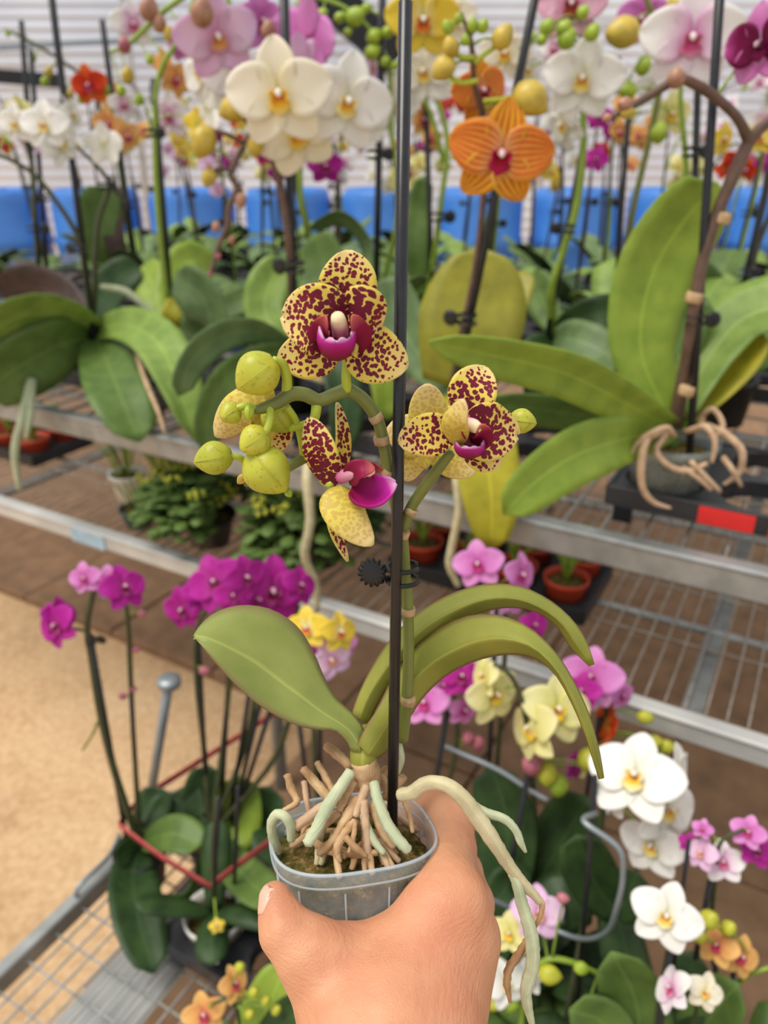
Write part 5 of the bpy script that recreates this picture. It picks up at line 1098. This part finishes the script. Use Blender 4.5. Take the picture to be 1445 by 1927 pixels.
# --- the crowded back rows: smaller and smaller with distance
BK = [('magenta', 'purple'), ('white', 'white'), ('apricot', 'apricot'), ('flame-red', 'flame'), ('lemon', 'lemon'), ('pale pink', 'blush'), ('white and pink', 'whitepink'), ('golden yellow', 'yellow')]
rs = random.Random(11); cnt = 0
for r_ in range(5):
    for k in range(12):
        tk = k//2; i_ = (0, 2)[k % 2]+(r_ % 2); tr_, j_ = ((0, 1), (1, 0), (1, 2), (2, 0), (2, 2))[r_]
        u = -1.75+tk*.50+(i_-1.5)*.118; v = .81+tr_*.42+(j_-1)*.118; nm, ft = BK[(k*3+r_*5+cnt//3) % len(BK)]; cnt += 1
        b = B(u, v, BM+.09)
        t = thing('potted_orchid', 'orchid with %s flowers among the dark stakes of the back rows' % nm, 'orchid', (b[0], b[1], BM), 'back-row orchids with %s flowers' % nm); t['cr'] = [float(q) for q in b]
        pot(t, b, b[2]-.01, .04, .08, 'black'); rosette(t, 5, .118, .034, ['leaf_mid', 'leaf_dark', 'leaf', 'leaf_blue'], rs.uniform(0, 2), .95, .9, rs=rs)
        h = rs.uniform(.35, .51); lean = np.array([rs.uniform(-.05, .05), rs.uniform(-.06, .02), 0]); top = b+np.array([0, 0, h])+lean
        mb = MB(); tube(mb, [b-np.array([0, 0, .04]), top], .0026, 6, 0, 2); part(t, 'stake', mb, M['stake'])
        az = rs.uniform(0, 6.28); dv = np.array([math.cos(az), math.sin(az)*.5-.3, 0])
        mid = b+(top-b)*.75; tipp = top+dv*.10+np.array([0, 0, -.02+rs.uniform(-.05, .05)])
        sp = [b, b+(top-b)*.4+np.array([.006, 0, 0]), mid, top+dv*.04+np.array([0, 0, .0]), tipp]
        mb = MB(); tube(mb, sp, [.004, .0035, .003, .0025, .0015], 6, 0, 12); STEMS.setdefault(t.name, []).append(spline(sp, 30)); part(t, 'stem', mb, M[rs.choice(['stem_dark', 'stem_green', 'stem_brown'])])
        part(t, 'stake_clip', clip_mb(b+(top-b)*.5, (0, 0, 1), .009, (rs.choice([-1, 1]), -.2, 0)), M['black'])
        for q in range(rs.randint(3, 4)):
            p = mid+(tipp-mid)*(q/3)+np.array([rs.uniform(-.03, .03), rs.uniform(-.03, .0), rs.uniform(-.03, .02)])
            flower_w(t, p, rs.uniform(.045, .065), ft, rs.uniform(-60, 60), rs.uniform(-20, 20), rs.uniform(-30, 30), parts=r_ < 2)
        for q in range(2): bud_at(t, tipp+np.array([rs.uniform(-.02, .02), 0, rs.uniform(-.01, .03)]), .006, .016, (rs.uniform(-1, 1), 0, 1), 'bud_green')

# ================================================================== plants on the lower shelf
T1 = G(35, 838, SM); T2 = G(850, 1062, SM)+DU*.09
tray('flat black tray of red pots on the lower shelf under the hanging leaves', T1, 4, 2, .085, .03, .034, DU, DV)
tray('flat black tray of red pots on the lower shelf beneath the yellow leaf', T2, 4, 2, .085, .03, .034, DU, DV)
for i in range(4):
    for j in range(2):
        for tc_, nm in ((T1, 'under the hanging leaves'), (T2, 'beneath the yellow leaf')):
            b = tc_+DU*(i-1.5)*.085+DV*(j-.5)*.085; t = thing('potted_plant', 'seedling in a small red pot in the flat tray '+nm, 'plant', b, 'seedlings in red pots '+nm); pot(t, (b[0], b[1]), b[2]+.06, .034, .06, 'red_pot'); c = b+np.array([0, 0, .05])
            for k in range(5):
                a = rs.uniform(0, 6.28); e = c+np.array([.03*math.cos(a), .03*math.sin(a), rs.uniform(.04, .075)]); mb = MB()
                sheet(mb, leaf_pts([c, c+(e-c)*.5+np.array([0, 0, .01]), e], .006, (-math.sin(a), math.cos(a), .1), .2, nu=7, nv=3), .001); part(t, 'leaf', mb, M['leaf_bright'])
def grasspot(px, py, label, mat, h=.06, r=.036, n=26, gl=.085):
    b = G(px, py, SM); t = thing('potted_grass', label, 'plant', b); pot(t, (b[0], b[1]), b[2]+h, r, h, mat)
    for k in range(n):
        a = rs.uniform(0, 6.28); q = rs.uniform(0, r*.7); c = b+np.array([q*math.cos(a), q*math.sin(a), h*.85]); e = c+np.array([.05*math.cos(a)*rs.random(), .05*math.sin(a)*rs.random(), gl*rs.uniform(.6, 1.1)])
        mb = MB(); sheet(mb, leaf_pts([c, (c+e)/2+np.array([0, 0, .012]), e], .0022, (-math.sin(a), math.cos(a), 0), .2, nu=6, nv=3), .0006); part(t, 'blade', mb, M['leaf_bright'])
grasspot(246, 938, 'grassy seedlings in a white pot standing in front of the bushy plant', 'white_pot'); grasspot(316, 952, 'grassy seedlings in a white pot nearest the bushy plant', 'white_pot'); grasspot(262, 990, 'grassy seedling in a dark teal pot between the white pots', 'teal_pot', .04, .032, 10, .06)
b = G(430, 1075, SHELF)
for (px, py, lab, sx, n) in ((-.425, .085, 'bushy dark-leaved plant with yellow flower heads beside the bench post', .105, 700), (-.205, .125, 'bushy dark-leaved plant with yellow flower heads under the maroon-spotted flowers', .13, 700)):
    b = B(px, py, SM); t = thing('flowering_bush', lab, 'plant', b); pot(t, (b[0], b[1]), b[2]+.06, .05, .06, 'black')
    mb = MB(); mf = MB()
    def free(c, g):                                                # room between the shelf, the bench above, the post and the neighbours
        q = c-np.array([0, 1, 0]); u, v = float(np.dot(q, DU)), float(np.dot(q, DV))
        return SM+.02+g*.5 < c[2] < BENCH-.055-g and math.hypot(u+.366, v-.168) > .03+g and (u < -.35-g if px < -.35 else -.33+g < u < -.08-g or (v > .215+g and -.46+g < u < -.08-g)) and (px > -.35 or v < .10 or u > -.56+g)
    for k in range(n):
        a = rs.uniform(0, 6.28); el = rs.uniform(-.1, 1.4); R0 = sx*rs.uniform(.45, 1)
        c = b+np.array([R0*math.cos(a)*math.cos(el), R0*math.sin(a)*math.cos(el), .06+R0*.95*math.sin(el)]); az = a+rs.uniform(-.6, .6); d = np.array([math.cos(az), math.sin(az), rs.uniform(-.4, .5)])
        if not (free(c, 0) and free(c+d*.04, .006)): continue
        sheet(mb, leaf_pts([c, c+d*.018+np.array([0, 0, .004]), c+d*.038], .012, np.cross(d, (0, 0, 1)), .2, .3, 6, 5), .0008)
    part(t, 'foliage', mb, M['leaf_mid'], kind='stuff')
    for k in range(30):
        a = rs.uniform(0, 6.28); el = rs.uniform(.5, 1.5); R0 = sx*rs.uniform(1.1, 1.3); c = b+np.array([R0*math.cos(a)*math.cos(el), R0*math.sin(a)*math.cos(el), .06+R0*math.sin(el)])
        for _ in range(12):
            if free(c, .018): break
            c = b+np.array([0, 0, .08])+(c-b-np.array([0, 0, .08]))*.93
        mf = MB()
        for q in range(9):
            e = c+np.array([rs.uniform(-.013, .013), rs.uniform(-.013, .013), rs.uniform(-.004, .008)]); lathe(mf, e, (rs.uniform(-.5, .5), rs.uniform(-.5, .5), 1), [(.0008, -.004), (.003, -.001), (.0035, .001), (.001, .003)], 6)
        part(t, 'flower_head', mf, M['bud'])

# ================================================================== orchids on the low trolley
def corchid(label, u, v, mat='black', pr=.04, ph=.075, group=None):
    """pot standing on the trolley mesh at bench coordinates u, v"""
    c = B(u, v, CM+ph); t = thing('potted_orchid', label, 'orchid', (c[0], c[1], CM), group); t['cr'] = [float(q) for q in c]; t['pc'] = [float(q) for q in c]; t['pr'] = pr; pot(t, c, c[2], pr, ph, mat); return t
def cY(t): return t['cr'][1]
TA, TB, TC = (.025, -.28), (.20, -.567), (.46, -.33)                # tray centres
# two tall magenta spikes on the left
o = corchid('orchid with three magenta flowers on tall dark stems beside the sandy path', -.268, -.307); y = cY(o)
leaf_px(o, [(262, 1580, y), (250, 1640, .825), (258, 1720, .755), (290, 1832, .68)], 49, 'leaf_dark', 10, .2, .6, peak=.5, tip=.8)
leaf_px(o, [(265, 1580, y), (240, 1600, y-.02), (218, 1618, y-.04)], 24, 'leaf_dark', 30); leaf_px(o, [(270, 1580, y), (310, 1540, y+.04), (330, 1500, y+.06)], 40, 'leaf_dark', 10); leaf_px(o, [(270, 1585, y), (330, 1570, y-.03), (380, 1590, y-.05)], 34, 'leaf_mid', 20); leaf_px(o, [(268, 1580, y), (290, 1520, y+.05), (300, 1480, y+.07)], 34, 'leaf_dark', 20)
stake(o, (238, 1580), (170, 1195), y, y, 5); tube_px(o, 'stem', [(245, 1580), (215, 1450), (190, 1350), (172, 1240), (164, 1180), (172, 1130), (182, 1095)], [8, 8, 7.5, 7, 6, 6, 5], 'stem_dark', y)
stake(o, (265, 1580), (246, 1300), y+.03, y+.03, 4); tube_px(o, 'stem', [(262, 1580), (252, 1400), (246, 1280), (242, 1190), (238, 1140)], [6, 5, 5, 5, 4], 'stem_dark', y+.03)
tube_px(o, 'stem', [(190, 1345), (175, 1380), (155, 1412)], [3, 2.5, 2], 'stem', y); clip(o, 170, 1205, y, 9, -1)
flower(o, 108, 1176, y, 96, 'purple', -50, 0, 20); flower(o, 112, 1160, y+.02, 80, 'purple', 40, 0, -10); flower(o, 160, 1088, y, 66, 'pink', -30, 0, 0); flower(o, 232, 1106, y, 96, 'purple', 30, 10, 0); flower(o, 206, 1096, y+.02, 70, 'pink', -20, 0, 0)
tube_px(o, 'stem', [(170, 1190), (150, 1185), (120, 1180)], 3, 'stem_dark', y)
for px, py in ((250, 1296), (232, 1310), (268, 1155), (256, 1222)): bud(o, px, py, y+.03, 7, 'bud_pink', 0, 1.3)
# magenta cluster
o = corchid('orchid with a dense cluster of magenta flowers tied with red ribbon', -.19, -.232); y = cY(o)+.02
leaf_px(o, [(430, 1640, y), (440, 1560, y-.01), (450, 1460, y+.03)], 48, 'leaf_bright', 5, .2, .6, peak=.5); leaf_px(o, [(400, 1640, y), (360, 1560, y), (345, 1480, y+.05)], 42, 'leaf_dark', 10); leaf_px(o, [(420, 1650, y), (470, 1660, .765), (520, 1700, .715)], 36, 'leaf_mid', 15); leaf_px(o, [(400, 1650, y), (350, 1690, .79), (310, 1690, .78)], 13, 'leaf_mid', 40); leaf_px(o, [(410, 1640, y), (480, 1560, y), (510, 1480, y+.04)], 44, 'leaf_dark', 20); leaf_px(o, [(395, 1640, y+.03), (385, 1520, y+.03), (395, 1440, y+.06)], 40, 'leaf_dark', 15)
for a, b2 in (((396, 1640), (372, 1185)), ((412, 1680), (432, 1230)), ((440, 1600), (476, 1260)), ((455, 1600), (500, 1280)), ((470, 1590), (520, 1300))): stake(o, a, b2, y, y+.03, 4.5)
for pts in ([(392, 1640), (385, 1420), (370, 1280), (372, 1180), (400, 1130)], [(412, 1650), (420, 1400), (436, 1250), (450, 1150), (470, 1110)], [(432, 1620), (462, 1400), (490, 1250), (510, 1160)], [(445, 1600), (520, 1420), (560, 1250), (560, 1140)]): tube_px(o, 'stem', pts, [6, 6, 5, 5, 4][:len(pts)], 'stem_dark', y+.02)
for px, py, s_, yw in ((345, 1146, 92, -40), (406, 1096, 118, -20), (462, 1086, 90, 30), (512, 1112, 140, 12), (563, 1102, 80, 40), (440, 1120, 80, -10), (480, 1130, 90, 60), (380, 1120, 80, 20)): flower(o, px, py, y+rs.uniform(-.02, .04), s_, 'purple', yw, rs.uniform(-15, 10), rs.uniform(-20, 20))
bud(o, 385, 1262, y, 9, 'bud_pink', 0)
o = corchid('orchid in a pale pot with tiny yellow blooms under the red ribbon', -.09, -.3375, 'white_pot', .042, .08); y = cY(o)
stake(o, (400, 1715), (412, 1500), y, y, 4.5); stake(o, (455, 1730), (448, 1480), y+.02, y+.02, 4); tube_px(o, 'stem', [(405, 1720), (400, 1600), (408, 1500)], [5, 4, 3], 'stem_dark', y)
flower(o, 408, 1742, y-.05, 30, 'yellow', 0, 0, 0); flower(o, 403, 1800, y-.06, 34, 'whitepink', -60, 0, 0); rosette(o, 4, .10, .02, ['leaf_dark'])
o = corchid('small orchid with apricot star flowers near the thumb', TB[0]-.115, TB[1]+.0575); y = .55
flower(o, 384, 1908, y, 84, 'apricot', -10, -20, 0); flower(o, 440, 1852, y, 70, 'apricot', 40, 0, 10); leaf_px(o, [(480, 1930, y), (510, 1880, y+.02), (540, 1820, y+.04)], 44, 'leaf_bright', 15, .2, .6, peak=.5); tube_px(o, 'stem', [(470, 1985), (450, 1920), (430, 1880), (400, 1890)], [5, 4, 4, 3], 'stem_dark', y)
leaf_px(o, [(480, 1950, y), (540, 1920, y-.01), (590, 1900, y-.02)], 34, 'leaf_dark', 20); leaf_px(o, [(470, 1950, y), (420, 1960, y), (370, 1990, y)], 34, 'leaf_mid', 20)
for px, py in ((478, 1866), (470, 1908), (500, 1882), (520, 1900), (452, 1820)): bud(o, px, py, y-.01, 10, 'bud', 60)
# middle
o = corchid('orchid with yellow and pink two-toned flowers beside the left leaf', TA[0], TA[1]+.0575); y = cY(o)+.04
rosette(o, 5, .105, .034, ['leaf_dark', 'leaf_mid']); stake(o, (598, 1540), (600, 1260), y, y, 5); stake(o, (570, 1540), (556, 1300), y+.03, y+.03, 4.5); tube_px(o, 'stem', [(600, 1540), (590, 1380), (600, 1260), (606, 1190)], [6, 5, 5, 4], 'stem_dark', y)
flower(o, 578, 1182, y, 88, 'yellow', -20, 0, 0); flower(o, 638, 1190, y, 84, 'yellow', 40, 0, 0); flower(o, 622, 1240, y-.01, 90, 'blush', 20, -20, 30); flower(o, 642, 1210, y+.02, 66, 'pink', 20, 0, 0); flower(o, 600, 1222, y+.02, 60, 'purple', -20, 0, 0)
o = corchid('orchid with soft pink flowers under the hanging yellow leaf', .245, -.16); y = .83
rosette(o, 5, .105, .034, ['leaf_dark', 'leaf_mid']); stake(o, (930, 1490), (935, 1130), y, y, 5); tube_px(o, 'stem', [(930, 1490), (945, 1300), (950, 1150), (930, 1090)], [6, 5, 5, 4], 'stem_dark', y)
flower(o, 900, 1062, y, 98, 'pink', -10, 0, 10); flower(o, 978, 1082, y, 92, 'pink', 55, 0, 0); flower(o, 962, 1130, y, 66, 'pink', 20, -20, 0); flower(o, 1004, 1176, y-.01, 66, 'purple', 40, 0, 0); flower(o, 938, 1135, y+.02, 70, 'blush', 120, 0, 0)
o = corchid('orchid with pink and deep magenta flowers beneath the arching held leaf', TA[0]+.115, TA[1]+.0575); y = .76
rosette(o, 5, .105, .034, ['leaf_dark']); stake(o, (835, 1600), (842, 1340), y, y, 5); tube_px(o, 'stem', [(835, 1600), (850, 1450), (860, 1350), (850, 1290)], [6, 5, 5, 4], 'stem_dark', y)
flower(o, 800, 1322, y, 96, 'pink', -20, 0, 0); flower(o, 868, 1272, y, 92, 'purple', 10, 0, 0); flower(o, 872, 1335, y, 70, 'pink', 40, -20, 0); flower(o, 832, 1290, y+.02, 60, 'pink', 30, 0, 0)
for px, py in ((880, 1390), (900, 1400)): bud(o, px, py, y, 12, 'bud_pink', -90)
o = corchid('orchid with drooping pale lemon flowers behind the arching held leaf', .2875, -.2725); y = .72
rosette(o, 5, .105, .034, ['leaf_dark', 'leaf_mid']); stake(o, (1010, 1620), (1000, 1420), y, y, 5); tube_px(o, 'stem', [(1010, 1620), (1000, 1450), (985, 1330), (960, 1270), (930, 1250)], [7, 6, 6, 5, 4], 'stem_dark', y)
flower(o, 928, 1305, y, 128, 'lemon', 45, -10, 20); flower(o, 912, 1272, y+.01, 90, 'lemon', -60, 0, 0); flower(o, 1046, 1335, y, 140, 'lemon', 25, 0, 0); flower(o, 1004, 1370, y-.01, 140, 'lemon', -55, -10, 10); flower(o, 1100, 1440, y, 60, 'lemon', 100, 0, 0)
for px, py, m2 in ((1105, 1432, 'bud'), (1030, 1460, 'bud'), (1000, 1440, 'bud_pink'), (1050, 1480, 'bud_green')): bud(o, px, py, y-.01, 19, m2, -90)
leaf_px(o, [(1010, 1640, y), (955, 1560, y), (925, 1440, y+.03)], 56, 'leaf_dark', 15); leaf_px(o, [(1015, 1640, y), (1060, 1580, y), (1110, 1500, y)], 56, 'leaf_dark', 15); leaf_px(o, [(1000, 1640, y), (960, 1660, y-.06), (930, 1700, y-.08)], 44, 'leaf_dark', 15); leaf_px(o, [(1015, 1640, y), (1060, 1690, y-.06), (1080, 1760, y-.08)], 48, 'leaf_dark', 15)
o = corchid('orchid with rose flowers and magenta lips before the lower rail', .36, -.16); y = .785
rosette(o, 5, .105, .034, ['leaf_dark']); tube_px(o, 'stem', [(1110, 1550), (1125, 1420), (1140, 1330), (1130, 1280)], [6, 5, 5, 4], 'stem_dark', y); stake(o, (1110, 1540), (1128, 1350), y, y, 5)
flower(o, 1112, 1275, y, 122, 'pink', -10, 0, 0); flower(o, 1096, 1300, y-.02, 76, 'purple', -20, 0, 0); flower(o, 1170, 1308, y, 60, 'pink', 50, -10, 20); flower(o, 1140, 1362, y-.01, 84, 'flame', 120, 0, 20); flower(o, 1080, 1440, y, 60, 'purple', 60, 0, 0); flower(o, 1125, 1395, y, 60, 'apricot', 120, 0, 20)
for px, py in ((1215, 1350), (1255, 1405), (1232, 1395)): bud(o, px, py, y-.02, 13, 'bud', 0)
o = corchid('orchid with a cascade of large white flowers by the black tray', .4025, -.2725); y = .62
rosette(o, 5, .105, .034, ['leaf_dark', 'leaf_mid']); tube_px(o, 'stem', [(1160, 1710), (1130, 1560), (1150, 1440), (1210, 1400), (1270, 1460), (1280, 1560), (1240, 1640)], [7, 6, 6, 6, 5, 5, 4], 'stem_dark', y+.06); stake(o, (1160, 1700), (1120, 1460), y, y, 5)
leaf_px(o, [(1160, 1720, y), (1120, 1660, y+.01), (1085, 1570, y+.02)], 50, 'leaf_dark', 10, .2, .5); leaf_px(o, [(1160, 1720, y), (1175, 1700, y), (1200, 1640, y+.01)], 40, 'leaf_dark', 10, .2, .5)
flower(o, 1195, 1462, y, 178, 'white', -10, 10, 0); flower(o, 1252, 1520, y+.01, 160, 'white', 50, 0, 0); flower(o, 1228, 1590, y-.01, 130, 'white', -20, -20, 0); flower(o, 1160, 1490, y+.01, 110, 'white', -65, 0, 0); flower(o, 1270, 1455, y+.02, 120, 'white', 70, 0, 20)
o = corchid('small orchid with violet and white star flowers over the dark ground', .5175, -.2725); y = .56
rosette(o, 4, .14, .03, ['leaf_dark']); stake(o, (1338, 1780), (1342, 1630), y, y, 5.5); stake(o, (1275, 1780), (1296, 1580), y-.01, y-.015, 4); tube_px(o, 'stem', [(1335, 1780), (1345, 1660), (1360, 1580), (1400, 1560)], [5, 5, 4, 3], 'stem_dark', y)
flower(o, 1360, 1622, y, 84, 'whitepink', 10, 0, 20); flower(o, 1322, 1606, y, 70, 'blush', -40, 0, 0); flower(o, 1296, 1586, y+.02, 40, 'purple', 0, 0, 0); flower(o, 1408, 1566, y, 66, 'pink', 0, 0, 0); flower(o, 1425, 1600, y, 70, 'purple', 20, 0, 0); flower(o, 1322, 1560, y+.01, 40, 'pink', 0, 0, 0)
o = corchid('orchid with one white flower facing forward above broad green leaves', .5175, -.3875); y = .5
flower(o, 1253, 1724, y, 132, 'white', 4, -5, -4); stake(o, (1236, 2010), (1262, 1780), y, y, 6); tube_px(o, 'stem', [(1230, 2000), (1240, 1880), (1258, 1780), (1254, 1730)], [6, 5, 5, 4], 'stem_dark', y)
leaf_px(o, [(1220, 2000, y), (1200, 1900, y+.01), (1150, 1790, y+.02)], 62, 'leaf_mid', 10, .25, .6, peak=.5); leaf_px(o, [(1230, 2000, y), (1280, 1900, y+.02), (1310, 1790, y+.05)], 44, 'leaf_dark', 10); leaf_px(o, [(1220, 2000, y), (1140, 1930, y), (1070, 1900, y)], 48, 'leaf_mid', 20); leaf_px(o, [(1235, 2000, y), (1330, 1930, y), (1390, 1850, y)], 48, 'leaf_mid', 20)
o = corchid('orchid with buff flowers and plump yellow buds beside the white one', .6325, -.2725); y = .53
for px, py, r in ((1335, 1730, 18), (1372, 1746, 14), (1316, 1758, 15)): bud(o, px, py, y, r, 'bud', 70, 1.2)
flower(o, 1350, 1780, y, 80, 'apricot', -20, 0, 0); flower(o, 1392, 1800, y, 84, 'apricot', 40, 0, 0); stake(o, (1350, 2010), (1340, 1790), y, y, 5); stake(o, (1360, 2010), (1376, 1790), y, y, 5); tube_px(o, 'stem', [(1365, 2000), (1370, 1900), (1400, 1840), (1450, 1820)], [5, 5, 5, 4], 'stem_green', y); rosette(o, 5, .105, .034, ['leaf_mid', 'leaf_dark'])
o = corchid('orchid with small blush and cream flowers beside the broad green leaves', .6325, -.3875); y = .47
flower(o, 1265, 1862, y, 92, 'whitepink', -50, 0, 30); flower(o, 1326, 1866, y, 74, 'cream', 30, 0, 0); rosette(o, 5, .14, .035, ['leaf_mid', 'leaf_dark']); tube_px(o, 'stem', [(1290, 2070), (1300, 1960), (1310, 1890), (1280, 1860)], [5, 4, 4, 3], 'stem_dark', y)
o = corchid('orchid with blush and lemon flowers behind the dangling roots', .4025, -.3875); y = .56
flower(o, 1012, 1718, y, 104, 'blush', 20, 0, 10); flower(o, 960, 1756, y, 84, 'lemon', -20, -15, 0); flower(o, 950, 1850, y-.02, 92, 'white', 30, 0, 30); flower(o, 1000, 1830, y, 80, 'white', -50, 0, 0)
tube_px(o, 'stem', [(990, 1980), (985, 1880), (1030, 1805), (1080, 1812), (1130, 1835), (1185, 1860)], [6, 6, 6, 6, 5, 4], 'stem_green', y-.02)
for px, py, r, m2 in ((1036, 1834, 18, 'bud'), (930, 1885, 16, 'bud'), (960, 1890, 14, 'bud_green'), (1095, 1822, 12, 'bud_green'), (1140, 1916, 18, 'bud'), (1060, 1690, 10, 'bud_pink')): bud(o, px, py, y-.03, r, m2, 0)
flower(o, 1098, 1918, y-.05, 46, 'purple', 0, 0, 0); rosette(o, 5, .12, .042, ['leaf_dark', 'leaf_mid'])

# trays on the trolley
for nx_, u, v, nm in ((3, *TA, 'holding the two-toned orchid and the pale pot'), (4, *TC, 'holding the lemon orchid and the white cascade'), (3, .88, -.33, 'standing empty beside the white cascade'), (3, *TB, 'holding the small apricot orchid'), (3, .56, -.68, 'standing empty in front of the blush and lemon orchid'), (3, .92, -.70, 'standing empty at its outer corner')):
    tray('black carrying tray on the trolley '+nm, B(u, v, CM), nx_, 2, .115, .055, .043, DU, DV)
# bent wire carriers
def rod(label, pts, r=.003):
    c = [V(*q) for q in pts]; mb = MB(); tube(mb, c, r, 8, 0, 8*(len(c)-1)); solo('wire_carrier', mb, M['steel_grey'], label, 'carrier', c[0])
rod('bent galvanised wire handle hooked round the white cascade orchid', [(1122, 1530, .612), (1098, 1545, .59), (1165, 1598, .565), (1172, 1650, .555), (1160, 1710, .55), (1140, 1755, .56), (1090, 1766, .585), (1020, 1740, .61), (900, 1690, .61), (866, 1720, .60), (850, 1900, .60)], .0032)
rod('short galvanised wire bar beside the lemon orchid', [(838, 1403, .757), (862, 1415, .752), (940, 1450, .73), (1003, 1490, .709), (1030, 1505, .70)], .0034)
# red ribbon
rp = [V(520, 1340, 1.12), V(380, 1430, 1.06), V(262, 1505, .955), V(224, 1552, .86), V(300, 1610, .785), V(395, 1668, .76), V(450, 1625, .78), V(520, 1575, .82)]
mb = MB()
for a, b2 in zip(rp[:-1], rp[1:]):
    d = b2-a; w = np.array([0, 0, .007]); pts = np.array([[a+d*t+w*s for s in (-1, 0, 1)] for t in np.linspace(-.01, 1.01, 6)]); sheet(mb, pts, .0008)
solo('ribbon', mb, M['ribbon'], 'faded red ribbon tied round the orchids on the trolley', 'ribbon', rp[3])

# flower stalks: every flower and bud hangs on the nearest stem of its own plant
for nm, heads in HEADS.items():
    if nm not in STEMS: continue
    pl = bpy.data.objects[nm]; S_ = np.vstack(STEMS[nm])
    for p, gap in heads:
        dd = np.linalg.norm(S_-p+np.array([0, 0, .004]), axis=1); k = int(dd.argmin()); q = S_[k]; L = np.linalg.norm(q-p)
        if L < .006+gap or L > .16: continue
        away = n3(p-CAM)*min(.012, L*.35)*(1 if gap == 0 else .3); e = p+away*.4-n3(p-q)*gap; mid = (q+e)/2+away+np.array([0, 0, L*.10])
        mb = MB(); tube(mb, [q, mid, e], [.0016, .0014, .0013], 5, 0, 7); part(pl, 'pedicel', mb, M['stem_green'])
